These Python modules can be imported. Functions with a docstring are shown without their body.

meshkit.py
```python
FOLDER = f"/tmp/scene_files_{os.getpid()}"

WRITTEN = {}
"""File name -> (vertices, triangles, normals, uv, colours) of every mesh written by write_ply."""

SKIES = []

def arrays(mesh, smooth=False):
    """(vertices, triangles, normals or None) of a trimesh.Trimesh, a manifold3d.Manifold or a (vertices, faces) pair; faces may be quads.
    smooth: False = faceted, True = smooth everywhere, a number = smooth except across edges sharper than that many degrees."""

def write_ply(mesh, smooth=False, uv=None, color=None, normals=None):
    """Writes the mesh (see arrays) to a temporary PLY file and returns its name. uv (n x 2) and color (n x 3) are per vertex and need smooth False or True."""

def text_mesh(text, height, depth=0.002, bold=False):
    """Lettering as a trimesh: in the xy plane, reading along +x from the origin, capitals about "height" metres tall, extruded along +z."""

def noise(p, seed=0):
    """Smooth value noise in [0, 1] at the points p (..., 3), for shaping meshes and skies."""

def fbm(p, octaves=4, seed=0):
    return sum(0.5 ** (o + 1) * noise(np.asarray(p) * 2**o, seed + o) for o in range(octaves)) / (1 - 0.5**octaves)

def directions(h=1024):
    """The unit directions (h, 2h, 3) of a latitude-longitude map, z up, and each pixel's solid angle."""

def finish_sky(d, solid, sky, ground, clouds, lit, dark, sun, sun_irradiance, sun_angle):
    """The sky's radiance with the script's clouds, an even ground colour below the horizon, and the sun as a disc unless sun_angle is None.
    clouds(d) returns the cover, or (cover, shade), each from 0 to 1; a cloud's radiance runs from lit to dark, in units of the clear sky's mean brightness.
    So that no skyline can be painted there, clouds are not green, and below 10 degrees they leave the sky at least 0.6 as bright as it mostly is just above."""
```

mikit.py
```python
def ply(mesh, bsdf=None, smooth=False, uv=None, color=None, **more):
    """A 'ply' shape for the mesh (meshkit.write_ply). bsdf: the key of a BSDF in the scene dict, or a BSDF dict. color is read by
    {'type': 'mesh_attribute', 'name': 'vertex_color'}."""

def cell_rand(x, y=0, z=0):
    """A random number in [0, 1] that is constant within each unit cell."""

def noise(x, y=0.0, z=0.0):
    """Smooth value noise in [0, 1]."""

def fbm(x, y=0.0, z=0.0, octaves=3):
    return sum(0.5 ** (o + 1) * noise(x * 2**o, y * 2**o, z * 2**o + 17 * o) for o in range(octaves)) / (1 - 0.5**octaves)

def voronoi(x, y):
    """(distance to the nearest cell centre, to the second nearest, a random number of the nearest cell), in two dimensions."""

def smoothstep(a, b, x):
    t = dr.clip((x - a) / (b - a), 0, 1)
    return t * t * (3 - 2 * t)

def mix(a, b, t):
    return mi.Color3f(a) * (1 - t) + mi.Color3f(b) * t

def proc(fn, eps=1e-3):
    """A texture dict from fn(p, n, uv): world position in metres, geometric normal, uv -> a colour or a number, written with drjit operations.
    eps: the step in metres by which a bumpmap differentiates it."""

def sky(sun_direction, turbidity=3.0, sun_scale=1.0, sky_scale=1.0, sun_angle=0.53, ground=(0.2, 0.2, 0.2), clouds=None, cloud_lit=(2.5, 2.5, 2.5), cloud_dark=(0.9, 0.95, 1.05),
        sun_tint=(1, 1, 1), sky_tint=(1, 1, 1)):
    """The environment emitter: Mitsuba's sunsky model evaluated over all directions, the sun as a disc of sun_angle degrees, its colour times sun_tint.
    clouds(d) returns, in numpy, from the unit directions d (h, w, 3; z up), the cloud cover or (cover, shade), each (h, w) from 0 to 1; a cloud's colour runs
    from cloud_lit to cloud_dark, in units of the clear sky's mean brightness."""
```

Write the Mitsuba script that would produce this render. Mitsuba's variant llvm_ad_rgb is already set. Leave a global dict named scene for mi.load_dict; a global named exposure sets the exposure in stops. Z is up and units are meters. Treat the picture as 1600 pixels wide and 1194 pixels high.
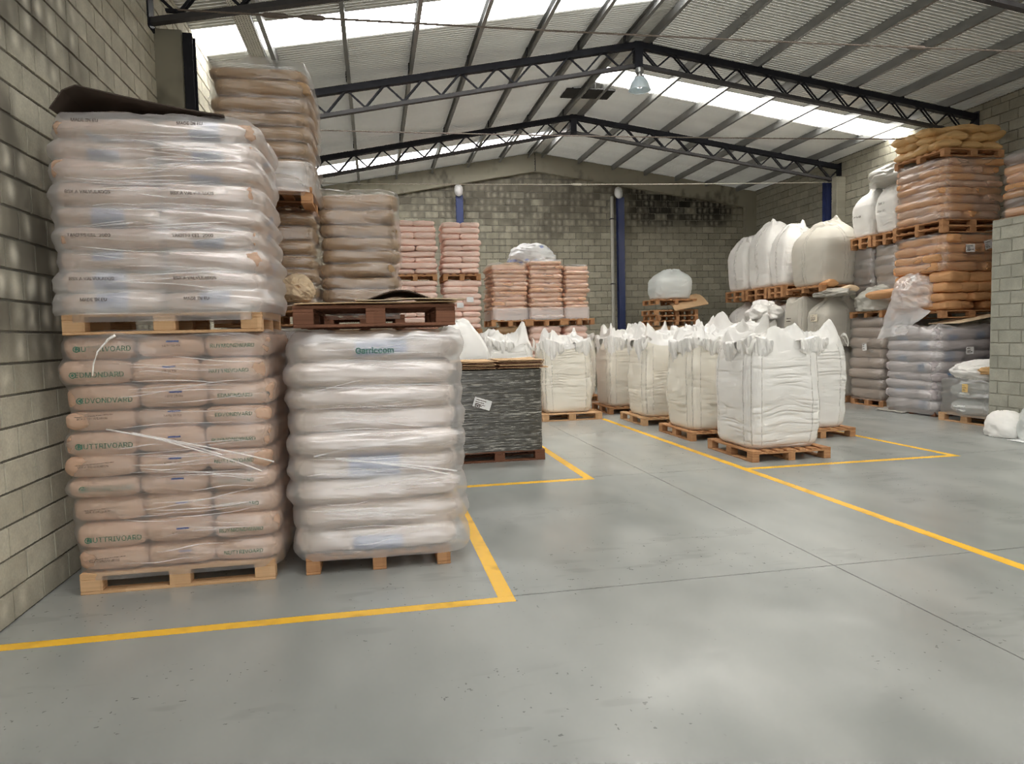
import math, random
import numpy as np, trimesh, mitsuba as mi
import mikit, meshkit
from mikit import proc, noise, fbm, smoothstep, mix, cell_rand
from shapely.geometry import Polygon, box as sbox
import drjit as dr

T = mi.ScalarTransform4f
scene, labels = {}, {}
rng = np.random.default_rng(7)

# ------------------------------------------------------------------ camera, sky, exposure
YAW, PITCH, ROLL, F, CAMZ = 0.1913, 0.067, 0.0236, 1100.0, 1.7073
_cy, _sy, _cp, _sp = math.cos(YAW), math.sin(YAW), math.cos(PITCH), math.sin(PITCH)
_fwd = np.array([_sy * _cp, _cy * _cp, -_sp])
_right = np.array([_cy, -_sy, 0.0])
_down = np.cross(_fwd, _right)
_c, _s = math.cos(ROLL), math.sin(ROLL)
_r2, _d2 = _c * _right + _s * _down, -_s * _right + _c * _down
CAM = np.array([0, 0, CAMZ])
scene['camera'] = {'type': 'perspective', 'fov': 2 * math.degrees(math.atan(800 / F)), 'fov_axis': 'x', 'near_clip': 0.05, 'far_clip': 300.0,
                   'to_world': T().look_at(origin=CAM.tolist(), target=(CAM + _fwd).tolist(), up=(-_d2).tolist())}
exposure = 0.32
SKYLIGHT = 10.0
scene['sky'] = mikit.sky([0.3, -0.45, 0.84], turbidity=4.0, sun_scale=0.0, sky_scale=18.0, ground=(0.35, 0.34, 0.32),
                         clouds=lambda d: (np.ones(d.shape[:2]), 0.35 * np.ones(d.shape[:2])), cloud_lit=(1.6, 1.58, 1.5), cloud_dark=(1.1, 1.12, 1.15))

# ------------------------------------------------------------------ bookkeeping helpers
_used = {}


def numbered(key):
    n = _used.get(key, 0)
    _used[key] = n + 1
    return key if n == 0 else f'{key}_{n:03d}'


def mat4(pos=(0, 0, 0), rz=0.0, ry=0.0, rx=0.0, sc=(1, 1, 1)):
    m = trimesh.transformations.euler_matrix(math.radians(rx), math.radians(ry), math.radians(rz), 'sxyz')
    m[:3, :3] = m[:3, :3] * np.array(sc)[None, :]
    m[:3, 3] = pos
    return m


def put(key, ply, bsdf, m=None, **more):
    """one entry of the scene under a fresh key"""
    key = numbered(key)
    e = {**ply, 'bsdf': {'type': 'ref', 'id': bsdf}, **more}
    if m is not None:
        e['to_world'] = T(np.asarray(m).tolist())
    scene[key] = e
    return key


def tag(key, label=None, cat=None, group=None, kind=None):
    d = labels.setdefault(key, {})
    for k, v in (('label', label), ('category', cat), ('group', group), ('kind', kind)):
        if v:
            d[k] = v
    return key


def thing(name, label, cat, group=None, kind=None):
    return tag(numbered(name), label, cat, group, kind)


def project(p):
    q = np.asarray(p, float) - CAM
    x, y, z = q @ _r2, q @ _d2, q @ _fwd
    z = np.where(z > 0.05, z, np.nan)
    return 800 + F * x / z, 597 + F * y / z, z


# ------------------------------------------------------------------ mesh helpers
def ply(m, smooth=False, uv=None):
    return mikit.ply(m, None, smooth, uv=uv)


def boxmesh(x0, x1, y0, y1, z0, z1, ch=0.0):
    if ch <= 0:
        return trimesh.creation.box(bounds=[[x0, y0, z0], [x1, y1, z1]])
    c = ch
    pts = []
    for a, b, d in ((c, 0, 0), (0, c, 0), (0, 0, c)):
        for sx in (0, 1):
            for sy in (0, 1):
                for sz in (0, 1):
                    pts.append([x0 + a if sx == 0 else x1 - a, y0 + b if sy == 0 else y1 - b, z0 + d if sz == 0 else z1 - d])
    pts = np.array(pts)
    # the chamfered box keeps two of three coordinates inset
    out = []
    lo, hi = np.array([x0, y0, z0]), np.array([x1, y1, z1])
    for k in range(3):
        for s in np.ndindex(2, 2, 2):
            p = np.where(np.array(s) == 0, lo + c, hi - c)
            p[k] = lo[k] if s[k] == 0 else hi[k]
            out.append(p)
    return trimesh.Trimesh(np.array(out)).convex_hull


def cat(ms):
    ms = [trimesh.Trimesh(*[np.asarray(a) for a in m], process=False) if isinstance(m, tuple) else m for m in ms]
    return trimesh.util.concatenate(ms)


def grid(P, wrap_u=False, wrap_v=False, flip=False):
    nu, nv = P.shape[:2]
    iu = np.arange(nu if wrap_u else nu - 1)
    iv = np.arange(nv if wrap_v else nv - 1)
    a, b = np.meshgrid(iu, iv, indexing='ij')
    a2, b2 = (a + 1) % nu, (b + 1) % nv
    q = np.stack([a * nv + b, a2 * nv + b, a2 * nv + b2, a * nv + b2], -1).reshape(-1, 4)
    f = np.vstack([q[:, [0, 1, 2]], q[:, [0, 2, 3]]])
    if flip:
        f = f[:, ::-1]
    return P.reshape(-1, 3), f


def thick(P, t):
    """a grid sheet P (nu, nv, 3) given thickness t: closed"""
    v, f = grid(P)
    m = trimesh.Trimesh(v, f, process=False)
    n = np.array(m.vertex_normals)
    nu, nv = P.shape[:2]
    w = v - n * t
    N = len(v)
    idx = np.arange(N).reshape(nu, nv)
    ring = np.concatenate([idx[:-1, 0], idx[-1, :-1], idx[::-1, -1][:-1], idx[0, ::-1][:-1]])
    nxt = np.roll(ring, -1)
    side = np.vstack([np.stack([ring, nxt, nxt + N], 1), np.stack([ring, nxt + N, ring + N], 1)])
    return trimesh.Trimesh(np.vstack([v, w]), np.vstack([f, f[:, ::-1] + N, side]), process=False)


def bar(p, q, w, h, up=(0, 0, 1)):
    p, q = np.array(p, float), np.array(q, float)
    d = q - p
    L = np.linalg.norm(d)
    d /= L
    s = np.cross(d, up)
    s /= np.linalg.norm(s)
    u = np.cross(s, d)
    m = trimesh.creation.box(extents=[L, w, h])
    M = np.eye(4)
    M[:3, 0], M[:3, 1], M[:3, 2], M[:3, 3] = d, s, u, (p + q) / 2
    m.apply_transform(M)
    return m


def tube(pts, r, sides=8, closed_ends=True):
    pts = np.asarray(pts, float)
    t = np.gradient(pts, axis=0)
    t /= np.linalg.norm(t, axis=1, keepdims=True) + 1e-12
    a = np.cross(t, np.where(np.abs(t[:, 2:]) < 0.9, [0, 0, 1.0], [1.0, 0, 0]))
    a /= np.linalg.norm(a, axis=1, keepdims=True) + 1e-12
    b = np.cross(t, a)
    ang = np.arange(sides) * 2 * math.pi / sides
    P = pts[:, None] + np.broadcast_to(r, (len(pts),))[:, None, None] * (np.cos(ang)[None, :, None] * a[:, None] + np.sin(ang)[None, :, None] * b[:, None])
    v, f = grid(P, wrap_v=True)
    n = len(v)
    v = np.vstack([v, pts[:1], pts[-1:]])
    k = np.arange(sides)
    f = np.vstack([f, np.stack([k, (k + 1) % sides, k * 0 + n], 1)[:, ::-1] if False else np.stack([k * 0 + n, k, (k + 1) % sides], 1),
                   np.stack([k * 0 + n + 1, n - sides + (k + 1) % sides, n - sides + k], 1)])
    return trimesh.Trimesh(v, f, process=False)


def lathe(prof, n=24):
    prof = np.array(prof, float)
    ang = np.arange(n) * 2 * math.pi / n
    P = np.stack([prof[:, None, 0] * np.cos(ang), prof[:, None, 0] * np.sin(ang), np.broadcast_to(prof[:, None, 1], (len(prof), n))], -1)
    return trimesh.Trimesh(*grid(P, wrap_v=True, flip=True), process=False)


def rsq(a, e):
    c, s = np.cos(a), np.sin(a)
    d = (np.abs(c) ** e + np.abs(s) ** e) ** (1 / e)
    return c / d, s / d


def nz(p, s, seed):
    return meshkit.noise(np.asarray(p) * s, seed) * 2 - 1


def nfbm(p, s, seed, o=3):
    return meshkit.fbm(np.asarray(p) * s, o, seed) * 2 - 1


# ------------------------------------------------------------------ materials
def principled(c, rough=0.6, **k):
    col = c if isinstance(c, dict) else {'type': 'rgb', 'value': list(c)}
    return {'type': 'principled', 'base_color': col, 'roughness': rough, **k}


def two(b):
    return {'type': 'twosided', 'bsdf': b}


def bump(b, fn, scale, eps=1e-3):
    return {'type': 'bumpmap', 'arbitrary': proc(fn, eps), 'scale': scale, 'bsdf': b}


def V(a):
    return mi.Color3f(*a)


def floor_fn(p, n, uv):
    a = fbm(p.x * 0.55 + 3.1, p.y * 0.4, 0.0, 4)
    b = fbm(p.x * 2.3, p.y * 1.1 + 9.0, 2.0, 3)
    w = fbm(p.x * 1.1 + 20, p.y * 1.7, 5.0, 3)
    c = mix((0.210, 0.222, 0.215), (0.322, 0.330, 0.317), smoothstep(0.22, 0.78, 0.6 * a + 0.4 * b))
    scuff = smoothstep(0.60, 0.74, fbm(p.x * 3.0 + p.y * 0.6, p.y * 9.0, 7.0, 3)) * smoothstep(0.45, 0.65, w)
    c = c * (1 - 0.10 * scuff)
    ps = fbm(p.x * 38, p.y * 38, 1.0, 2)
    speck = smoothstep(0.84, 0.89, ps) * smoothstep(0.40, 0.6, w)
    return c * (1 - 0.45 * speck)


def floor_rough(p, n, uv):
    a = fbm(p.x * 1.4 + 5, p.y * 0.9, 1.0, 4)
    return 0.17 + 0.26 * smoothstep(0.3, 0.75, a)


def floor_bump(p, n, uv):
    return noise(p.x * 1.6, p.y * 1.6, 3.0) + 0.08 * noise(p.x * 11, p.y * 11, 3.0)


scene['mat_floor'] = bump(principled(proc(floor_fn), proc(floor_rough), specular=0.55), floor_bump, 0.006, 0.01)
scene['mat_joint'] = two(principled((0.05, 0.048, 0.045), 0.9))
scene['mat_yellow'] = two(principled(proc(lambda p, n, uv: mix((0.80, 0.46, 0.035), (0.66, 0.37, 0.03), smoothstep(0.5, 0.8, fbm(p.x * 6, p.y * 6, 0.0, 3)))), 0.35, specular=0.5))


def block_cell(a, z):
    row = dr.floor(z / 0.2)
    ra = a / 0.4 + 0.5 * (row - 2 * dr.floor(row / 2))
    return row, dr.floor(ra), ra - dr.floor(ra), z / 0.2 - row


def block_colour(a, z, damp, dark, base1, base2, seed, spot_gain):
    row, col, u, v = block_cell(a, z)
    r = cell_rand(col, row, seed)
    r2 = cell_rand(col, row, seed + 5)
    c = mix(base1, base2, r)
    c = c * (0.86 + 0.28 * fbm(a * 9, z * 9, seed * 1.0, 3))
    c = c * (0.90 + 0.14 * noise(a * 90, z * 90, seed * 1.0))
    wob = 0.10 * (noise(a * 11, z * 11, 3.0 + seed) - 0.5)
    d1 = dr.square((u - 0.29 + wob) / 0.13) + dr.square((v - 0.55 + 2 * wob) / 0.34)
    d2 = dr.square((u - 0.73 + wob) / 0.13) + dr.square((v - 0.50 - 2 * wob) / 0.36)
    spot = dr.maximum(dr.exp(-d1 * 1.1) * smoothstep(0.15, 0.5, r), dr.exp(-d2 * 1.1) * smoothstep(0.1, 0.6, r2))
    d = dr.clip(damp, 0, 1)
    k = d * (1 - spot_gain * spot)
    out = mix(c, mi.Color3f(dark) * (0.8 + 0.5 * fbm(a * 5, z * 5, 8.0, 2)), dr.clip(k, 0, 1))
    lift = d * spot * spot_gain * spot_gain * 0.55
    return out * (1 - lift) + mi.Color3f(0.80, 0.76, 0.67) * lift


def left_fn(p, n, uv):
    f = fbm(p.y * 0.9, p.z * 0.9, 4.0, 3)
    g = fbm(p.y * 3.5, p.z * 2.0, 9.0, 3)
    zone = smoothstep(1.15, 2.0, p.z) * smoothstep(8.2, 6.0, p.y + 0.75 * (p.z - 3.4))
    low = smoothstep(0.35, 0.0, p.z) * 0.75
    damp = zone * smoothstep(0.30, 0.62, 0.65 * f + 0.45 * g) * 1.15 + low * g
    return block_colour(p.y, p.z, damp * 0.92, (0.15, 0.137, 0.11), (0.43, 0.405, 0.325), (0.53, 0.50, 0.41), 2, 0.97)


def far_fn(p, n, uv):
    f = fbm(p.x * 0.8, p.z * 1.1, 4.0, 3)
    g = fbm(p.x * 3.2, p.z * 1.6, 9.0, 3)
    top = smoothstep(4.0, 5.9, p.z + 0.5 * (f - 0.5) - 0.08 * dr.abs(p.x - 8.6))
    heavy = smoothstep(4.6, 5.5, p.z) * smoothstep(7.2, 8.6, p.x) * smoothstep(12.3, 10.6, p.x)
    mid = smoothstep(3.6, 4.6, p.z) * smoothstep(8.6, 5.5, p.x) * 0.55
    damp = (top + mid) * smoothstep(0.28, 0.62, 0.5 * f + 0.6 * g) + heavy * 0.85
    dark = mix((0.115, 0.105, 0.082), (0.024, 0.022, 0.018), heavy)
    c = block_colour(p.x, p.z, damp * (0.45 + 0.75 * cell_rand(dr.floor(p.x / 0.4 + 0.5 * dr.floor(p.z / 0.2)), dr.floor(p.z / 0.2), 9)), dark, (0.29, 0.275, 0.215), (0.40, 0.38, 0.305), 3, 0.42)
    return c


scene['mat_block_left'] = principled(proc(left_fn), 0.85, specular=0.25)
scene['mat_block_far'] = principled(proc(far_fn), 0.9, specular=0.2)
scene['mat_block_right'] = principled(proc(lambda p, n, uv: block_colour(p.y, p.z, 0.35 * smoothstep(0.5, 0.8, fbm(p.y * 1.1, p.z * 1.1, 1.0, 3)), (0.16, 0.15, 0.12), (0.30, 0.29, 0.235), (0.38, 0.365, 0.30), 5, 0.3)), 0.9, specular=0.2)
scene['mat_block_partition'] = principled(proc(lambda p, n, uv: block_colour(p.y, p.z, 0.30 * smoothstep(0.45, 0.8, fbm(p.y * 2.1, p.z * 2.1, 1.0, 3)), (0.17, 0.17, 0.14), (0.33, 0.33, 0.285), (0.40, 0.395, 0.34), 6, 0.2)), 0.9, specular=0.2)
scene['mat_mortar'] = two(principled(proc(lambda p, n, uv: mix((0.10, 0.095, 0.08), (0.20, 0.19, 0.16), fbm(p.x * 4 + p.y * 4, p.z * 5, 0.0, 3))), 0.95))
scene['mat_mortar_pale'] = two(principled((0.30, 0.295, 0.25), 0.95))


def concrete_fn(p, n, uv):
    a = fbm(p.x * 1.3 + p.y * 1.3, p.z * 1.9, 2.0, 4)
    b = fbm(p.x * 6 + p.y * 6, p.z * 4, 5.0, 3)
    return mix((0.30, 0.285, 0.225), (0.12, 0.112, 0.088), smoothstep(0.48, 0.78, 0.6 * a + 0.4 * b))


scene['mat_concrete'] = two(principled(proc(concrete_fn), 0.9, specular=0.2))
scene['mat_sheet'] = two(principled(proc(lambda p, n, uv: mix((0.66, 0.665, 0.63), (0.52, 0.52, 0.49), fbm(p.x * 0.7, p.y * 2.5, 1.0, 3))), 0.42, metallic=0.25, specular=0.5))
scene['mat_skylight'] = two(principled((0.8, 0.8, 0.76), 0.5))
scene['mat_purlin'] = two(principled(proc(lambda p, n, uv: mix((0.30, 0.305, 0.30), (0.19, 0.195, 0.195), fbm(p.x * 6, p.y * 2.2, p.z * 6, 3))), 0.38, metallic=0.55, specular=0.5))
scene['mat_tray'] = two(principled(proc(lambda p, n, uv: mix((0.55, 0.54, 0.50), (0.10, 0.10, 0.09), smoothstep(0.32, 0.2, dr.sqrt(dr.square(p.x / 0.035 - dr.floor(p.x / 0.035) - 0.5) + dr.square(p.y / 0.05 - dr.floor(p.y / 0.05) - 0.5))))), 0.5))
scene['mat_steel'] = two(principled((0.012, 0.013, 0.019), 0.6, specular=0.25))
scene['mat_steel_grey'] = two(principled((0.055, 0.053, 0.056), 0.6, specular=0.3))
scene['mat_bluesteel'] = two(principled((0.028, 0.040, 0.115), 0.4, specular=0.5))
scene['mat_greypost'] = two(principled((0.42, 0.41, 0.37), 0.6))
scene['mat_rod'] = two(principled((0.16, 0.13, 0.11), 0.5))
scene['mat_rod_pale'] = two(principled((0.55, 0.53, 0.46), 0.5))
scene['mat_black'] = two(principled((0.012, 0.012, 0.012), 0.6))


def wood_fn(dark, light):
    def fn(p, n, uv):
        g = fbm(p.x * 3.1 + p.z * 60, p.y * 3.1 + p.z * 31, p.z * 45, 3)
        b = cell_rand(dr.floor(p.x * 6.3), dr.floor(p.y * 6.1), dr.floor(p.z * 9))
        return mix(dark, light, dr.clip(0.65 * g + 0.35 * b, 0, 1))
    return fn


scene['mat_wood'] = two(principled(proc(wood_fn((0.26, 0.115, 0.05), (0.56, 0.32, 0.165))), 0.8, specular=0.25))
scene['mat_wood_pale'] = two(principled(proc(wood_fn((0.36, 0.20, 0.095), (0.66, 0.44, 0.26))), 0.8, specular=0.25))
scene['mat_wood_dark'] = two(principled(proc(wood_fn((0.09, 0.038, 0.022), (0.22, 0.10, 0.06))), 0.8, specular=0.25))


def card_fn(p, n, uv):
    return mix((0.42, 0.27, 0.15), (0.55, 0.38, 0.23), fbm(p.x * 4, p.y * 4, p.z * 4, 3))


scene['mat_card'] = two(principled(proc(card_fn), 0.85, specular=0.2))
scene['mat_card_dark'] = two(principled((0.055, 0.042, 0.034), 0.85, specular=0.2))
scene['mat_card_pale'] = two(principled((0.62, 0.49, 0.34), 0.85, specular=0.2))


def sackmat(c1, c2, blue=None, rough=0.55, panel=(0.36, 0.66)):
    def fn(p, n, uv):
        t = fbm(p.x * 5, p.y * 5, p.z * 5, 3)
        c = mix(c1, c2, t)
        r = cell_rand(dr.floor(p.x * 3.1), dr.floor(p.y * 3.1), dr.floor(p.z * 6.1))
        c = c * (0.92 + 0.16 * r)
        if blue is not None:
            u = uv.x
            k = smoothstep(panel[0] - 0.01, panel[0] + 0.01, u) * smoothstep(panel[1] + 0.01, panel[1] - 0.01, u) * smoothstep(0.42, 0.5, noise(uv.y * 5, p.z * 3 + p.x, 2.0))
            c = mix(c, blue, 0.9 * k)
        return c
    return two(principled(proc(fn), rough, specular=0.35))


scene['mat_kraft'] = sackmat((0.47, 0.305, 0.215), (0.56, 0.38, 0.28))
scene['mat_kraft_blue'] = sackmat((0.49, 0.33, 0.24), (0.58, 0.41, 0.31), (0.10, 0.17, 0.36))
scene['mat_greige'] = sackmat((0.55, 0.44, 0.375), (0.65, 0.54, 0.47))
scene['mat_greige_blue'] = sackmat((0.55, 0.44, 0.375), (0.65, 0.54, 0.47), (0.07, 0.16, 0.40))
scene['mat_tan'] = sackmat((0.52, 0.27, 0.12), (0.64, 0.36, 0.18))
scene['mat_ochre'] = sackmat((0.50, 0.30, 0.12), (0.62, 0.40, 0.19))
scene['mat_brown'] = sackmat((0.27, 0.165, 0.085), (0.40, 0.265, 0.15))
scene['mat_darkbrown'] = sackmat((0.11, 0.075, 0.06), (0.19, 0.13, 0.10))
scene['mat_pink'] = sackmat((0.74, 0.50, 0.42), (0.86, 0.70, 0.63))
scene['mat_orange'] = sackmat((0.58, 0.33, 0.20), (0.72, 0.47, 0.33))
scene['mat_bluegrey'] = sackmat((0.40, 0.36, 0.38), (0.54, 0.49, 0.50), (0.06, 0.16, 0.32), 0.5)
scene['mat_taupe'] = sackmat((0.33, 0.265, 0.22), (0.43, 0.35, 0.30))
scene['mat_whitesack'] = sackmat((0.70, 0.69, 0.64), (0.80, 0.79, 0.75))
scene['mat_print_green'] = two(principled((0.045, 0.14, 0.10), 0.7))
scene['mat_print_dark'] = two(principled((0.09, 0.07, 0.065), 0.7))
scene['mat_print_blue'] = two(principled((0.06, 0.10, 0.28), 0.7))
scene['mat_label'] = two(principled((0.80, 0.81, 0.82), 0.4))
scene['mat_label_yellow'] = two(principled((0.72, 0.50, 0.20), 0.6))
scene['mat_paper'] = two(principled((0.72, 0.66, 0.54), 0.8))
scene['mat_nylon'] = two(principled((0.66, 0.56, 0.40), 0.8))


def film(opacity, tint, rough, amp, seed, gloss=0.42):
    """stretch film: part milky, part mirror-like, the rest open"""
    def h(p, n, uv):
        a = fbm(p.x * 3.1 + p.y * 3.1 + seed, p.z * 44 + p.x * 3.0, p.y * 2.2, 2)
        b = noise(p.x * 10 + p.z * 7, p.y * 10 - p.z * 8, p.z * 18 + seed)
        return 0.55 * a + 0.45 * b
    inner = {'type': 'blendbsdf', 'weight': gloss, 'a': principled(tint, 0.35, specular=0.6),
             'b': {'type': 'roughconductor', 'material': 'none', 'alpha': rough, 'specular_reflectance': {'type': 'rgb', 'value': [0.95, 0.95, 0.96]}}}
    return {'type': 'mask', 'opacity': opacity, 'bsdf': two(bump(inner, h, amp, 0.002))}


scene['mat_film_clear'] = film(0.22, (0.70, 0.68, 0.67), 0.16, 0.012, 1)
scene['mat_film_haze'] = film(0.44, (0.76, 0.74, 0.74), 0.17, 0.012, 2, 0.45)
scene['mat_film_thin'] = film(0.24, (0.66, 0.64, 0.62), 0.16, 0.014, 3, 0.5)
scene['mat_film_milky'] = film(0.49, (0.86, 0.845, 0.85), 0.17, 0.012, 6, 0.45)
scene['mat_film_light'] = film(0.17, (0.70, 0.68, 0.66), 0.14, 0.014, 7, 0.65)
scene['mat_film_grey'] = film(0.42, (0.40, 0.39, 0.38), 0.17, 0.014, 4)
scene['mat_film_white'] = film(0.48, (0.88, 0.88, 0.9), 0.2, 0.012, 5, 0.25)


def blackfilm(p, n, uv):
    s = fbm(p.x * 2.2 + p.z * 3, p.z * 75, p.y * 2, 3)
    s2 = fbm(p.x * 14, p.z * 130, 3.0, 2)
    return mix((0.055, 0.052, 0.045), (0.40, 0.39, 0.36), smoothstep(0.50, 0.74, 0.55 * s + 0.45 * s2))


scene['mat_blackfilm'] = two(bump(principled(proc(blackfilm), 0.22, specular=0.7), lambda p, n, uv: fbm(p.x * 3 + p.z * 4, p.z * 70, p.y * 3, 2), 0.012, 0.002))


def fibc(c1, c2, amp=0.02):
    def col(p, n, uv):
        a = fbm(p.x * 2, p.y * 2, p.z * 2, 3)
        return mix(c1, c2, a)

    def h(p, n, uv):
        k = noise(p.x * 2.2 + p.z * 0.6, p.z * 19 + 2.2 * noise(p.x * 2.3, p.y * 2.3, p.z * 1.5), p.y * 2.2)
        cr = dr.power(1 - dr.abs(2 * k - 1), 5) * smoothstep(0.25, 0.55, noise(p.x * 1.9, p.y * 1.9, p.z * 3.5))
        return -cr
    return two(bump(principled(proc(col), 0.62, specular=0.35, sheen=0.3), h, amp, 0.003))


scene['mat_fibc'] = fibc((0.78, 0.74, 0.65), (0.84, 0.81, 0.73), 0.016)
scene['mat_fibc_white'] = fibc((0.80, 0.79, 0.765), (0.86, 0.85, 0.83), 0.016)
scene['mat_fibc_grey'] = fibc((0.50, 0.475, 0.42), (0.57, 0.545, 0.49), 0.010)
scene['mat_fibc_top'] = two(principled((0.84, 0.83, 0.81), 0.55, specular=0.4, sheen=0.2))
scene['mat_seam'] = two(principled((0.42, 0.40, 0.36), 0.8))
scene['mat_strap'] = two(principled((0.80, 0.79, 0.76), 0.7))
scene['mat_tarp'] = two(bump(principled((0.66, 0.69, 0.68), 0.35, specular=0.6), lambda p, n, uv: fbm(p.x * 9, p.y * 9, p.z * 15, 2), 0.03, 0.003))
scene['mat_tarp_blue'] = two(bump(principled(proc(lambda p, n, uv: mix((0.72, 0.73, 0.74), (0.30, 0.36, 0.62), smoothstep(0.6, 0.75, fbm(p.x * 5, p.y * 5, p.z * 9, 2)))), 0.35, specular=0.6), lambda p, n, uv: fbm(p.x * 9, p.y * 9, p.z * 20, 2), 0.03, 0.003))
scene['mat_greysheet'] = two(bump(principled((0.42, 0.41, 0.37), 0.25, specular=0.6), lambda p, n, uv: fbm(p.x * 9, p.y * 9, p.z * 9, 2), 0.05, 0.003))

# ------------------------------------------------------------------ the building
XL, XR, YB, YF, RX, ZR, SLL, SLR = -2.27, 12.2, -7.0, 21.15, 4.93, 7.16, 0.178, 0.143


def roofz(x):
    return ZR - (SLL * (RX - x) if x < RX else SLR * (x - RX))


JY = [YB, -2.59, 0.92, 4.43, 7.94, 11.45, 14.96, 18.47, YF]
tag(put('floor', ply(boxmesh(XL - 0.2, XR + 0.2, YB - 0.2, YF + 0.2, -0.22, -0.06)), 'mat_joint'), kind='structure')
G = 0.0035
for i in range(len(JY) - 1):
    for a, b in ((XL, 3.18), (3.18, XR)):
        put('floor__slab', ply(boxmesh(a + G, b - G, JY[i] + G, JY[i + 1] - G, -0.08, 0.0)), 'mat_floor')


def stripe(x0, x1, y0, y1, lab):
    k = put('floor__line_marking', ply(boxmesh(x0, x1, y0, y1, -0.01, 0.0012)), 'mat_yellow')
    labels[k] = {'label': lab}


W = 0.105
stripe(XL, 0.835, 4.335, 4.335 + W - 0.012, 'yellow painted floor line in front of the left sack pallets')
stripe(0.73, 0.835, 4.43, 7.86, 'yellow painted floor line running back beside the second sack pallet')
stripe(0.835, 2.47, 7.80, 7.80 + W, 'yellow painted floor line in front of the black wrapped load')
stripe(2.365, 2.47, 7.80 + W, 13.0, 'yellow painted floor line right of the black wrapped load')
stripe(4.345, 4.445, 2.0, 13.3, 'long yellow painted floor line beside the white bulk bags')
stripe(4.445, 7.42, 7.78, 7.78 + W, 'yellow painted floor line in front of the nearest bulk bag')
stripe(7.32, 7.42, 7.78 + W, 17.0, 'yellow painted floor line right of the bulk bags')

# --- block walls: backing of mortar, blocks proud of it
BL, BH, J = 0.4, 0.2, 0.0075


def frustum_block(length, height, d=0.012, e=0.003):
    """a block's visible face: local x along the wall, y out of the wall, z up"""
    a, h = length / 2 - J, height / 2 - J
    v = np.array([[-a, 0, -h], [a, 0, -h], [a, 0, h], [-a, 0, h], [-a + e, d, -h + e], [a - e, d, -h + e], [a - e, d, h - e], [-a + e, d, h - e]])
    f = np.array([[4, 7, 6], [4, 6, 5], [0, 4, 5], [0, 5, 1], [1, 5, 6], [1, 6, 2], [2, 6, 7], [2, 7, 3], [3, 7, 4], [3, 4, 0]])
    return v, f


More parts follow.
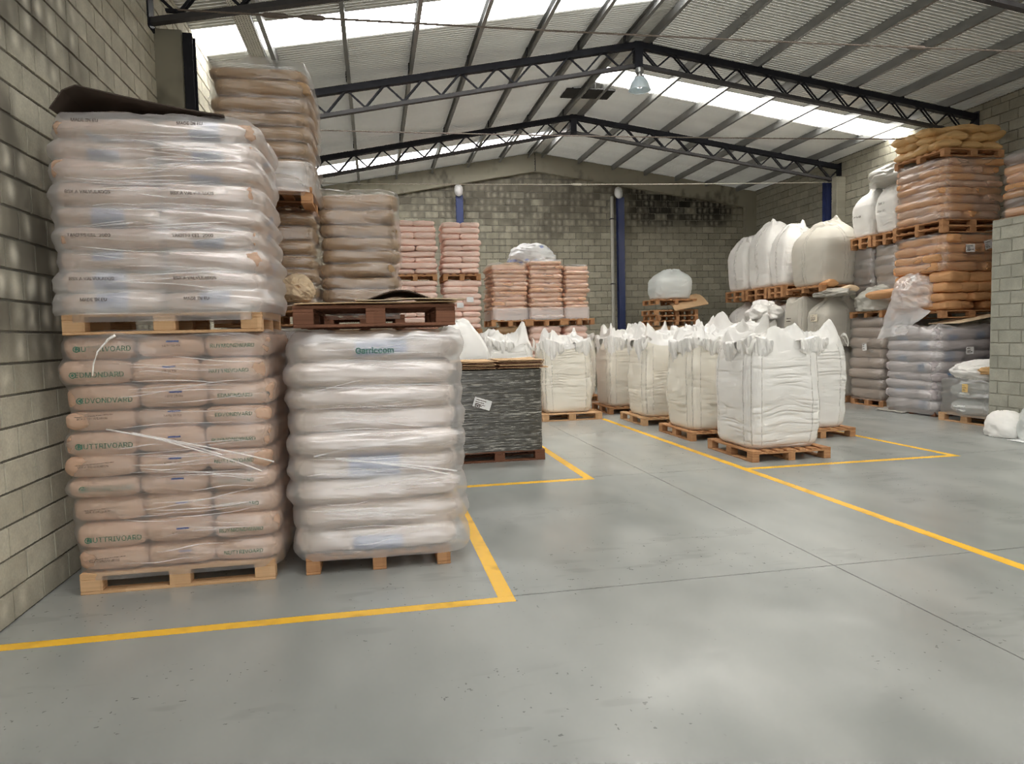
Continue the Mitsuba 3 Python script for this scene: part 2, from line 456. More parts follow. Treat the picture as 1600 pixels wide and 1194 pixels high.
FULL_V, FULL_F = frustum_block(BL, BH)
BLOCK = ply((FULL_V, FULL_F))


def wall_blocks(holder, axis, at, out, a0, a1, ztop, bsdf, seen, cut=None):
    """axis 'y': wall in the plane x = at, out = +-1 the side it faces. The 300 blocks that show largest are parts, the others one part."""
    rows = []
    for r in range(0, int(max(ztop(a0), ztop(a1), ztop((a0 + a1) / 2), ztop(RX) if axis == 'x' else 0) / BH) + 1):
        off = 0.0 if r % 2 == 0 else -BL / 2
        k0 = int(math.floor((a0 - off) / BL)) - 1
        for k in range(k0, int((a1 - a0) / BL) + k0 + 4):
            u0, u1 = max(k * BL + off, a0), min((k + 1) * BL + off, a1)
            if u1 - u0 < 0.05:
                continue
            uc, zc = (u0 + u1) / 2, (r + 0.5) * BH
            zt = min(ztop(u0), ztop(u1))
            if cut is not None and cut(uc, zc):
                continue
            z1 = min((r + 1) * BH, zt)
            if z1 - r * BH < 0.05:
                continue
            rows.append((u0, u1, r * BH, z1))
    rows = np.array(rows)
    uc, zc = (rows[:, 0] + rows[:, 1]) / 2, (rows[:, 2] + rows[:, 3]) / 2
    P = np.stack([np.full_like(uc, at), uc, zc], 1) if axis == 'y' else np.stack([uc, np.full_like(uc, at), zc], 1)
    px, py, dep = project(P)
    view = P - CAM
    cosv = np.abs(view[:, 0] if axis == 'y' else view[:, 1]) / np.linalg.norm(view, axis=1)
    area = np.where((px > -20) & (px < 1620) & (py > -20) & (py < 1214), cosv / dep ** 2, 0)
    area = np.nan_to_num(area) * np.array([1.0 if seen(a, b) else 1e-4 for a, b in zip(px, py)])
    area = np.where(rows[:, 1] - rows[:, 0] > 0.1, area, area * 0.3)
    order = np.argsort(-area)
    chosen = set(order[:300][area[order[:300]] > 1e-9].tolist())
    rest = []
    for i, (u0, u1, z0, z1) in enumerate(rows):
        m = np.eye(4)
        dj = 0.0035 * (((i * 7919) % 13) / 13 - 0.5)
        if axis == 'y':
            m[:3, 0], m[:3, 1] = ([0, -1, 0], [1, 0, 0]) if out > 0 else ([0, 1, 0], [-1, 0, 0])
            m[:3, 3] = [at + out * dj, (u0 + u1) / 2, (z0 + z1) / 2]
        else:
            m[:3, 0], m[:3, 1] = [-1, 0, 0], [0, -1, 0]
            m[:3, 3] = [(u0 + u1) / 2, at - dj, (z0 + z1) / 2]
        whole = abs(u1 - u0 - BL) < 1e-6 and abs(z1 - z0 - BH) < 1e-6
        if i in chosen:
            put(holder + '__block', BLOCK if whole else ply(frustum_block(u1 - u0, z1 - z0)), bsdf, m)
        else:
            v, f = (FULL_V, FULL_F) if whole else frustum_block(u1 - u0, z1 - z0)
            rest.append(((np.c_[v, np.ones(8)] @ m.T)[:, :3], f))
    if rest:
        v = np.vstack([r[0] for r in rest])
        f = np.vstack([r[1] + 8 * k for k, r in enumerate(rest)])
        tag(put(holder + '__distant_blocks', ply((v, f)), bsdf), kind='stuff')


def prism_y(poly, y0, y1):
    """polygon in x,z extruded along y"""
    m = trimesh.creation.extrude_polygon(Polygon(poly), y1 - y0, engine='earcut')
    v = np.array(m.vertices)
    m.vertices = np.stack([v[:, 0], y1 - v[:, 2], v[:, 1]], 1)
    return m


ZE, ZER = roofz(XL), roofz(XR)
tag(put('wall_left', ply(boxmesh(XL - 0.2, XL, YB, YF, -0.1, ZE + 0.02)), 'mat_mortar'), kind='structure')
wall_blocks('wall_left', 'y', XL, 1, 2.0, YF, lambda a: ZE, 'mat_block_left', lambda u, v: (u < 140 if v > 190 else u < 335))
tag(put('wall_right', ply(boxmesh(XR, XR + 0.2, YB, YF, -0.1, ZER + 0.02)), 'mat_mortar'), kind='structure')
wall_blocks('wall_right', 'y', XR, -1, 8.0, YF, lambda a: ZER, 'mat_block_right', lambda u, v: v < 360 and (u < 1420 or v < 240))
gable = [(XL - 0.2, -0.1), (XR + 0.2, -0.1), (XR + 0.2, ZER - 0.03), (RX, ZR), (XL - 0.2, ZE - 0.03)]
tag(put('wall_back', ply(prism_y(gable, YF, YF + 0.2)), 'mat_mortar'), kind='structure')
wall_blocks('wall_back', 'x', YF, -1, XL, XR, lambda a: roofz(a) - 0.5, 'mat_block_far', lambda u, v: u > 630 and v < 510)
# wall behind the camera with a wide open doorway
front = Polygon(gable).difference(sbox(-1.9, -0.2, 3.8, 4.4))
parts = list(front.geoms) if hasattr(front, 'geoms') else [front]
tag(put('wall_front', ply(cat([prism_y(np.array(g.exterior.coords)[:-1], YB - 0.2, YB) for g in parts])), 'mat_mortar_pale'), kind='structure')
# low partition wall by the right-hand goods
PX = 9.62
tag(put('wall_partition', ply(boxmesh(PX, PX + 0.18, 2.0, 9.56, 0, 3.32)), 'mat_mortar_pale'), kind='structure')
wall_blocks('wall_partition', 'y', PX, -1, 2.0, 9.56, lambda a: 3.3, 'mat_block_partition', lambda u, v: u > 1500)

# far-wall concrete tie beams, columns, posts
for s, (xa, xb) in enumerate(((XL, RX), (RX, XR))):
    tag(put('trim_1' if s == 0 else 'trim_2', ply(prism_y([(xa, roofz(xa) - 0.56), (xb, roofz(xb) - 0.56), (xb, roofz(xb) - 0.015), (xa, roofz(xa) - 0.015)][::1], YF - 0.16, YF - 0.001)), 'mat_concrete'), kind='structure')
tag(put('trim_3', ply(boxmesh(11.82, XR - 0.001, YF - 0.16, YF - 0.001, 0, roofz(11.9) - 0.55)), 'mat_concrete'), kind='structure')
tag(put('trim_4', ply(boxmesh(RX - 0.012, RX + 0.012, YF - 0.175, YF - 0.15, ZR - 0.55, ZR - 0.03)), 'mat_steel_grey'), kind='structure')
# left pilaster at the first truss, right pilaster at the third
tag(put('trim_5', ply(boxmesh(XL + 0.001, -1.97, 8.56, 8.95, 0, 5.16, 0.01)), 'mat_concrete'), kind='structure')
tag(put('trim_6', ply(boxmesh(XR - 0.26, XR - 0.001, 16.62, 16.84, 0, 5.62, 0.01)), 'mat_block_right'), kind='structure')


def steel_post(x, y, z1, w, d, mat, label):
    t = thing('steel_post', label, 'column')
    I = [(-w / 2, -d / 2), (w / 2, -d / 2), (w / 2, -d / 2 + 0.012), (0.008, -d / 2 + 0.012), (0.008, d / 2 - 0.012), (w / 2, d / 2 - 0.012), (w / 2, d / 2), (-w / 2, d / 2), (-w / 2, d / 2 - 0.012), (-0.008, d / 2 - 0.012), (-0.008, -d / 2 + 0.012), (-w / 2, -d / 2 + 0.012)]
    m = trimesh.creation.extrude_polygon(Polygon(I), z1, engine='earcut')
    put(t + '__beam', ply(m), mat, mat4((x, y, 0)))
    put(t + '__base_plate', ply(boxmesh(x - w / 2 - 0.03, x + w / 2 + 0.03, y - d / 2 - 0.03, y + d / 2 + 0.02, 0.0, 0.015)), mat)
    return t


steel_post(-1.91, 8.62, 5.12, 0.10, 0.16, 'mat_steel', 'black steel post beside the concrete pilaster on the left wall')
steel_post(2.61, YF - 0.15, 5.85, 0.2, 0.18, 'mat_bluesteel', 'blue steel post on the far wall behind the pink sack stacks')
steel_post(7.60, YF - 0.15, 5.85, 0.2, 0.18, 'mat_bluesteel', 'blue steel post in the middle of the far wall beside a grey pipe')
steel_post(XR - 0.17, 17.1, 5.6, 0.2, 0.22, 'mat_bluesteel', 'blue steel post on the right wall under the third roof truss')
t = thing('wall_pipe', 'pale grey vertical pipe left of the blue post on the far wall', 'pipe')
put(t + '__tube', ply(tube([[7.36, YF - 0.08, z] for z in (0.0, 2.0, 4.0, 5.9)], 0.05, 10), 30), 'mat_greypost')
for z in (1.0, 3.2, 5.2):
    put(t + '__bracket', ply(boxmesh(7.30, 7.42, YF - 0.14, YF - 0.001, z, z + 0.03)), 'mat_steel_grey')
for x, lab in ((2.58, 'pale oval floodlight at the top of the left blue post'), (7.50, 'pale oval floodlight at the top of the middle blue post')):
    t = thing('floodlight', lab, 'floodlight')
    put(t + '__shade', ply(lathe([(0.001, 0.0), (0.09, 0.0), (0.125, 0.03), (0.13, 0.06), (0.10, 0.14), (0.04, 0.18), (0.001, 0.18)], 20), 40), 'mat_label', mat4((x, YF - 0.24, 5.96), rx=78, sc=(1, 1.45, 1)))
    put(t + '__bracket', ply(boxmesh(x - 0.02, x + 0.02, YF - 0.26, YF - 0.16, 5.9, 5.98)), 'mat_steel_grey')

# --- roof: corrugated sheets, translucent skylight sheets, purlins
SW, PITCHR, AMP = 0.84, 0.084, 0.018
tag('ceiling', kind='structure')


def sheet_mesh(side, y0, y1):
    n = int(round((y1 - y0) / PITCHR)) * 8
    y = np.linspace(y0, y1, n + 1)
    dz = AMP * np.tanh(2.2 * np.cos((y - y0) / PITCHR * 2 * math.pi))
    xs = [RX, XL - 0.15] if side < 0 else [RX, XR + 0.15]
    P = np.stack([np.stack([np.full_like(y, x), y, roofz(x) + 0.03 + dz], -1) for x in xs], 0)
    v, f = grid(P)
    m = trimesh.Trimesh(v, f, process=False)
    if m.face_normals[:, 2].mean() > 0:
        m = trimesh.Trimesh(v, f[:, ::-1], process=False)
    return m


light_at = {-1: [10.41, 18.81, 2.01, -6.39], 1: [14.28, 5.88, -2.52]}
for side, start in ((-1, 10.41), (1, 14.28)):
    y = start
    while y > YB - 0.2:
        y -= SW
    while y < YF + 0.1:
        y1 = min(y + SW, YF + 0.19)
        lit = any(abs(y - s) < 0.1 for s in light_at[side])
        if lit:
            k = put('ceiling__skylight', ply(sheet_mesh(side, y, y + SW), True), 'mat_skylight', emitter={'type': 'area', 'radiance': {'type': 'rgb', 'value': [SKYLIGHT * c for c in ((1.0, 0.985, 0.95) if side < 0 else (1.0, 0.965, 0.89))]}})
            labels[k] = {'label': 'translucent daylight roof sheet'}
        elif y1 - y > 0.1:
            put('ceiling__roof_sheet', ply(sheet_mesh(side, y, y1), True), 'mat_sheet')
        y += SW
put('ceiling__ridge_cap', ply(cat([bar((RX - 0.0, YB, ZR + 0.075), (RX - 0.0, YF + 0.2, ZR + 0.075), 0.5, 0.012)])), 'mat_sheet')

PUR = {-1: [4.72, 3.84, 2.88, 1.82, 0.79, -0.27, -1.33], 1: [5.16, 6.28, 7.36, 8.40, 9.43, 10.44, 11.50]}
ORD = ['first', 'second', 'third', 'fourth', 'fifth', 'sixth', 'seventh', 'eighth', 'ninth', 'tenth', 'eleventh', 'twelfth', 'thirteenth']
for side in (-1, 1):
    for i, x in enumerate(PUR[side]):
        sd = 'left' if side < 0 else 'right'
        z = roofz(x) + 0.012
        t = thing('roof_purlin', f'galvanised roof purlin, {ORD[i]} down the {sd} slope from the ridge', 'purlin', f'purlins of the {sd} roof slope')
        w, h, th = 0.06, 0.15, 0.006
        C = [(-w / 2, 0), (w / 2, 0), (w / 2, -th), (-w / 2 + th, -th), (-w / 2 + th, -h + th), (w / 2, -h + th), (w / 2, -h), (-w / 2, -h)]
        if side < 0:
            C = [(-a, b) for a, b in C][::-1]
        m = prism_y([(x + a, z + b) for a, b in C], YB, YF - 0.17)
        put(t + '__channel', ply(m), 'mat_purlin')
        for ty in (8.45, 12.58, 16.87):
            put(t + '__cleat', ply(boxmesh(x + 0.032 * side, x + 0.045 * side if side > 0 else x - 0.045, ty - 0.05, ty + 0.05, z - 0.17, z - 0.02) if side > 0 else boxmesh(x - 0.045, x - 0.032, ty - 0.05, ty + 0.05, z - 0.17, z - 0.02)), 'mat_steel')
t = thing('cable_tray', 'pale perforated metal tray under the left roof edge near the first truss', 'cable tray')
zt = roofz(-1.47) - 0.16
put(t + '__tray', ply(boxmesh(-1.62, -1.40, 8.66, 12.3, zt - 0.05, zt - 0.02)), 'mat_tray')
for dx in (-1.62, -1.41):
    put(t + '__side_rail', ply(boxmesh(dx, dx + 0.01, 8.66, 12.3, zt - 0.05, zt + 0.02)), 'mat_purlin')


# --- trusses
def truss(y, label, zoff=0.0):
    t = thing('roof_truss', label, 'truss')
    top = lambda x: roofz(x) - 0.215 - (0.012 * (RX - x) if x < RX else 0)
    bot = lambda x: roofz(x) - 0.575 - (0.018 * (RX - x) if x < RX else 0.0)
    a, b = XL + 0.01, XR - 0.01
    for xa, xb in ((a, RX), (RX, b)):
        put(t + '__top_chord', ply(bar((xa, y, top(xa)), (xb, y, top(xb)), 0.12, 0.11)), 'mat_steel')
        put(t + '__bottom_chord', ply(bar((xa, y, bot(xa)), (xb, y, bot(xb)), 0.10, 0.06)), 'mat_steel_grey')
    put(t + '__king_post', ply(boxmesh(RX - 0.075, RX + 0.075, y - 0.065, y + 0.065, ZR - 0.62, ZR - 0.16)), 'mat_steel')
    n = 11
    for sgn in (-1, 1):
        end = a if sgn < 0 else b
        xs = RX + (np.arange(n + 1) / n) * (end - RX)
        for i in range(n):
            x0, x1 = xs[i], xs[i + 1]
            xm = x0 + 0.55 * (x1 - x0)
            p0, p1, p2 = (x0 + 0.06 * (x1 - x0), y, top(x0) - 0.05), (xm, y, bot(xm) + 0.03), (x1 - 0.02 * (x1 - x0), y, top(x1) - 0.05)
            for dy in (-0.035, 0.035):
                o = np.array([0, dy, 0])
                put(t + '__strut', ply(bar(p0 + o, p1 + o, 0.014, 0.03)), 'mat_steel')
            put(t + '__strut', ply(bar(p1, p2, 0.022, 0.03)), 'mat_steel')
    for xe, s in ((a, 1), (b, -1)):
        put(t + '__end_plate', ply(boxmesh(min(xe, xe + s * 0.02), max(xe, xe + s * 0.02), y - 0.1, y + 0.1, bot(xe) - 0.08, top(xe) + 0.1)), 'mat_steel')
    return t


truss(8.45, 'black steel roof truss nearest the camera, its end on the left pilaster')
truss(12.58, 'black steel roof truss with the lamp hanging from its middle')
truss(16.87, 'black steel roof truss farthest back, nearest the far wall')


def tie_rod(y, z0, z1, mat, turn, label):
    t = thing('tie_rod', label, 'tie rod')
    x0, x1 = XL + 0.25, XR - 0.15
    pts = [(x0 + (x1 - x0) * k / 10, y, z0 + (z1 - z0) * k / 10 - 0.05 * (1 - (k / 5 - 1) ** 2)) for k in range(11)]
    put(t + '__rod', ply(tube(pts, 0.011, 8), 30), mat)
    for xt in turn:
        k = (xt - x0) / (x1 - x0)
        zc = z0 + (z1 - z0) * k - 0.05 * (1 - (2 * k - 1) ** 2)
        put(t + '__turnbuckle', ply(tube([(xt - 0.14, y, zc), (xt - 0.10, y, zc), (xt + 0.10, y, zc), (xt + 0.14, y, zc)], [0.012, 0.028, 0.028, 0.012], 10), 30), mat)
    for xe in (x0, x1):
        put(t + '__anchor', ply(boxmesh(xe - 0.06, xe + 0.06, y - 0.03, y + 0.03, (z0 if xe < 0 else z1) - 0.03, bz(xe) + 0.02)), 'mat_steel')


bz = lambda x: roofz(x) - 0.60 - (0.10 if x < 0 else 0)
tie_rod(8.40, 5.30, 5.50, 'mat_rod', (-0.95, -0.55, 7.2), 'thin brown tie rod across the nearest truss with dark turnbuckles')
tie_rod(12.58, 5.24, 5.47, 'mat_rod', (), 'thin tie rod across the middle truss with the lamp')
tie_rod(16.87, 5.26, 5.52, 'mat_rod_pale', (5.0,), 'pale tie rod across the farthest truss with a white turnbuckle')

# --- hanging lamp
t = thing('hanging_lamp', 'glass bell pendant lamp hanging under the ridge of the middle truss', 'lamp')
lx, ly = RX, 12.5
put(t + '__hook', ply(tube([(lx, ly, 6.62), (lx, ly, 6.50)], 0.012, 8)), 'mat_steel', None)
put(t + '__ballast', ply(lathe([(0.001, 6.52), (0.06, 6.52), (0.075, 6.50), (0.075, 6.43), (0.05, 6.40), (0.055, 6.37), (0.085, 6.36), (0.085, 6.34), (0.001, 6.34)], 20), 35), 'mat_purlin', mat4((lx, ly, 0)))
scene['mat_lampglass'] = {'type': 'principledthin', 'base_color': {'type': 'rgb', 'value': [0.80, 0.88, 0.92]}, 'roughness': 0.25, 'diff_trans': 1.1, 'spec_trans': 0.12}
put(t + '__shade', ply(lathe([(0.06, 6.36), (0.08, 6.345), (0.11, 6.31), (0.15, 6.25), (0.175, 6.18), (0.195, 6.115), (0.205, 6.11), (0.19, 6.12), (0.17, 6.18), (0.145, 6.25), (0.105, 6.305), (0.06, 6.335)], 28), True), 'mat_lampglass', mat4((lx, ly, 0)))
put(t + '__bulb', ply(lathe([(0.001, 6.35), (0.03, 6.34), (0.055, 6.27), (0.06, 6.22), (0.045, 6.17), (0.001, 6.15)], 16), True), 'mat_label', mat4((lx, ly, 0)), emitter={'type': 'area', 'radiance': {'type': 'rgb', 'value': [20, 22, 22]}})
for i, (x, y, lab) in enumerate(((4.48, 15.5, 'black plate left of the ridge purlins behind the lamp'), (4.93, 15.3, 'black plate between the two ridge purlins behind the lamp'), (5.36, 15.55, 'black plate right of the ridge purlins behind the lamp'))):
    z = roofz(x) - 0.02 - (0.14 if i == 1 else 0.0)
    t = thing('ridge_plate', lab, 'bracket')
    put(t + '__plate', ply(boxmesh(x - (0.16, 0.17, 0.09)[i], x + (0.16, 0.17, 0.09)[i], y - 0.3, y + 0.3, z - 0.03, z - 0.005, 0.004)), 'mat_black')
    for dy in (-0.2, 0.2):
        put(t + '__hanger', ply(boxmesh(x - 0.01, x + 0.01, y + dy - 0.01, y + dy + 0.01, z - 0.01, roofz(x) + 0.035)), 'mat_black')


# ------------------------------------------------------------------ pallets
_pp = {}


def pallet(x0, x1, y0, y1, z0, along, label, mat='mat_wood', group=None, rz=0.0, h=0.144):
    """wooden block pallet; bottom runners along 'x' or 'y'; deck boards run the same way as the runners"""
    t = thing('wooden_pallet', label, 'pallet', group)
    Lx, Ly = x1 - x0, y1 - y0
    L, Wd = (Lx, Ly) if along == 'x' else (Ly, Lx)
    key = (round(L, 3), round(Wd, 3))
    if key not in _pp:
        q = {}
        c = 0.004
        q['runner'] = ply(boxmesh(-L / 2, L / 2, -0.05, 0.05, 0, 0.02, 0.003))
        q['block'] = ply(boxmesh(-0.07, 0.07, -0.05, 0.05, 0.02, 0.10, c))
        q['stringer'] = ply(boxmesh(-0.07, 0.07, -Wd / 2, Wd / 2, 0.10, 0.122, 0.003))
        q['deck_board'] = ply(boxmesh(-L / 2, L / 2, -0.048, 0.048, 0.122, 0.144, 0.003))
        q['deck_board_wide'] = ply(boxmesh(-L / 2, L / 2, -0.066, 0.066, 0.122, 0.144, 0.003))
        _pp[key] = q
    q = _pp[key]
    base = mat4(((x0 + x1) / 2, (y0 + y1) / 2, z0), rz=rz + (0 if along == 'x' else 90), sc=(1, 1, h / 0.144))
    R = random.Random(hash((round(x0 * 100), round(y0 * 100), round(z0 * 100))) & 0xffff)
    ys = (-Wd / 2 + 0.05, 0.0, Wd / 2 - 0.05)
    for y in ys:
        put(t + '__runner', q['runner'], mat, base @ mat4((0, y, 0)))
    for x in (-L / 2 + 0.07, 0.0, L / 2 - 0.07):
        for y in ys:
            put(t + '__block', q['block'], mat, base @ mat4((x, y, 0)))
        put(t + '__stringer', q['stringer'], mat, base @ mat4((x, 0, 0)))
    n = 7 if Wd > 0.9 else 5
    for i in range(n):
        y = -Wd / 2 + 0.066 + (Wd - 0.132) * i / (n - 1)
        put(t + '__deck_board', q['deck_board_wide' if i in (0, n // 2, n - 1) else 'deck_board'], mat, base @ mat4((0, y + R.uniform(-0.008, 0.008) * (0 < i < n - 1), 0)))
    return t


# ------------------------------------------------------------------ sacks
def sack_mesh(seed, nu=15, nv=24, expo=4.4, wr=0.04, tuck=0.78):
    """unit sack, 1 x 1 x 1, lying with its length along x, base at z = 0, with uv"""
    u = np.linspace(0, 1, nu)
    u = 0.5 - 0.5 * np.cos(np.pi * u) * (0.35 + 0.65 * np.abs(np.cos(np.pi * u)) ** 0.3)
    a = np.linspace(0, 2 * np.pi, nv + 1)
    sg = lambda x, n: np.sign(x) * np.abs(x) ** (2 / n)
    k = np.abs(2 * u - 1)
    ez = (1 - k ** 5) ** 0.5 * (1 - tuck) + tuck * (1 - k ** 14) ** 0.5
    ew = 0.86 + 0.14 * (1 - k ** 6) ** 0.5
    ew = ew * (1 - k ** 40) ** 0.5
    ez = np.maximum(ez, 0.0)
    Y = 0.5 * sg(np.cos(a), expo)[None, :] * ew[:, None]
    Z = 0.5 * sg(np.sin(a), expo * 0.8)[None, :] * ez[:, None]
    X = np.broadcast_to((u - 0.5)[:, None], Y.shape).copy()
    P = np.stack([X, Y, Z], -1)
    q = P * np.array([4.2, 3.1, 2.2]) + 13.7 * seed
    d = np.stack([nfbm(q, 1.0, seed), nfbm(q, 1.0, seed + 31), nfbm(q, 1.0, seed + 62)], -1) * np.array([0.02, wr, wr * 2.4])
    d[:, -1] = d[:, 0]
    sag = 0.05 * nz(np.stack([X[:, :1] * 2.2 + seed * 3.3, X[:, :1] * 0, X[:, :1] * 0], -1), 1.0, seed + 5)
    P = P + d
    P[..., 2] += sag
    P[..., 2] = np.clip(P[..., 2], -0.52, 0.56) + 0.5
    v, f = grid(P)
    uv = np.stack([np.broadcast_to(u[:, None], Y.shape).ravel(), np.broadcast_to((a / (2 * np.pi))[None, :], Y.shape).ravel()], 1)
    return (v, f), uv


_sacks = []
for s_ in range(7):
    m_, uv_ = sack_mesh(s_ + 1)
    _sacks.append(ply(m_, True, uv_))
_sacks_loose = []
for s_ in range(5):
    m_, uv_ = sack_mesh(s_ + 41, 17, 26, 2.3, 0.05, 0.25)
    _sacks_loose.append(ply(m_, True, uv_))
ORDN = ORD + ['fourteenth', 'fifteenth']


def sack(cx, cy, z, L, Wd, H, rz, mat, label, group, kind=None, loose=False, tilt=(0, 0), var=None, print_=None):
    src = _sacks_loose if loose else _sacks
    k = rng.integers(len(src)) if var is None else var
    t = thing(kind or ('kraft_sack' if mat[4:] in ('kraft', 'kraft_blue', 'tan', 'ochre') else 'paper_sack'), label, 'sack', group)
    m = mat4((cx, cy, z), rz=rz, ry=tilt[0], rx=tilt[1], sc=(L, Wd, H))
    put(t + '__bag', src[k], mat, m)
    return t


# sacks wholly hidden in the stacks are not laid
HIDDEN = {
    'in the second hazy wrapped load': {'left side': [0, 4, 6], 'right side': [0, 1, 2, 3]},
    'in the dark load behind the front stacks': {'front left': [0, 2, 4, 6, 8], 'right side': [0, 1, 2, 3, 4, 5, 6, 7, 8]},
    'in the middle load of the tall stack': {'front left': [0, 4, 6]},
    'in the tall load behind dark pallet': {'right side': [1, 2, 3, 4, 5, 6, 7, 8]},
    'in the middle tier, right pink stack': {'front left': [0], 'left side': [1, 3, 5]},
    'in the right orange stack': {'right side': [0, 1, 2, 3, 4, 5, 6, 7, 8, 9, 10, 11]},
    'in the taupe floor load': {'front right': [0, 2, 4]},
    'in the bluish floor load': {'front middle': [0], 'front right end': [0, 2, 4], 'front right': [1, 3]},
    'in the grey wrapped upper load': {'front left end': [0], 'front middle': [0, 2, 4, 6], 'front right end': [0, 2, 4, 6], 'front left': [1], 'front right': [1, 3, 5], 'left side': [1]},
    'in the dark load below the white bags': {'front left end': [0], 'front middle': [0, 2, 4, 6], 'front right end': [0, 2, 4, 6], 'front left': [1], 'front right': [1, 3, 5]},
    'in the dark load at right edge': {'front left end': [0, 2, 4, 6], 'front middle': [0, 2, 4, 6], 'front right end': [0, 2, 4, 6], 'front left': [1, 3, 5], 'front right': [1, 3, 5]},
}


LAST = {'n': 0}


def load(x0, x1, y0, y1, z0, z1, n, mats, desc, faces, group, tone='brown paper', jitter=0.012, over=0.02, vis=None, along='front', cell=(0.4, 0.6), kind=None, lean=(0, 0), rot=1.5, shift=0.012, skip=()):
    """layers of sacks; faces: which sides show ('f' -y, 'l' -x, 'r' +x); only sacks on those sides are laid"""
    wts = 1 + 0.16 * rng.uniform(-1, 1, n)
    bnd = z0 + (z1 - z0) * np.concatenate([[0], np.cumsum(wts) / wts.sum()])
    offs = rng.normal(0, shift, (n, 2))
    LAST.update(b=bnd, o=offs, n=n)
    out = []
    for i in range(n):
        h = bnd[i + 1] - bnd[i]
        if vis is not None and i not in vis:
            continue
        X0, X1, Y0, Y1 = x0, x1, y0, y1
        ji = rng.normal(0, jitter, 4)
        dx, dy = lean[0] * i / n + offs[i, 0], lean[1] * i / n + offs[i, 1]
        flip = (i % 2 == 1) if along == 'alt' else (along == 'side')
        w, d = X1 - X0, Y1 - Y0
        lay = []
        # front row: sacks end-on (length in y) or side-on (length in x)
        if not flip:
            k = max(1, round(w / cell[0]))
            dep = min(cell[1], d)
            for j in range(k):
                lay.append((X0 + (j + 0.5) * w / k, Y0 + dep / 2, dep, w / k, 90, ('only', 0) if k == 1 else (j, k), 'front'))
        else:
            k = max(1, round(w / cell[1]))
            dep = min(cell[0], d)
            for j in range(k):
                lay.append((X0 + (j + 0.5) * w / k, Y0 + dep / 2, w / k, dep, 0, ('only', 0) if k == 1 else (j, k), 'front'))
        if d - dep > 0.25 and ('l' in faces or 'r' in faces):
            rest = d - dep
            m = max(1, round(rest / (cell[0] if not flip else cell[1])))
            for side in 'lr':
                if side not in faces:
                    continue
                for j in range(m):
                    sw = min(cell[1] if not flip else cell[0], w)
                    cx = X0 + sw / 2 if side == 'l' else X1 - sw / 2
                    cyy = Y0 + dep + (j + 0.5) * rest / m
                    if not flip:
                        lay.append((cx, cyy, sw, rest / m, 0, (j, m), 'side' + side))
                    else:
                        lay.append((cx, cyy, rest / m, sw, 90, (j, m), 'side' + side))
        for (cx, cy, L, Wd, rz, (j, k), where) in lay:
            if where == 'front':
                pos = '' if j == 'only' else (('left', 'right')[j] if k == 2 else ('left end', 'middle', 'right end')[j] if k == 3 else ORD[j] + ' from left')
                pos = ('front ' + pos).strip()
            else:
                pos = ('left' if where[-1] == 'l' else 'right') + ' side' + (' ' + ('near', 'rear', 'far rear')[min(j, 2)] if k > 1 else '')
            mat = mats[int(rng.integers(len(mats)))]
            lab = f'{tone} sack, {ORDN[i]} layer up, {pos}, in the {desc}'
            if i in HIDDEN.get('in the ' + desc, {}).get(pos, ()):
                rng.normal(0, 1, 3), rng.random(), rng.integers(7)
                continue
            o = sack(cx + dx + rng.normal(0, jitter * 0.5), cy + dy + rng.normal(0, jitter * 0.6), bnd[i], L + over, Wd + over * 0.3, h * 1.06, rz + rng.normal(0, rot) + (180 if rng.random() < 0.5 else 0), mat, lab, group, kind)
            out.append((o, i, cx + dx, cy + dy, bnd[i], L, Wd, rz))
    return out


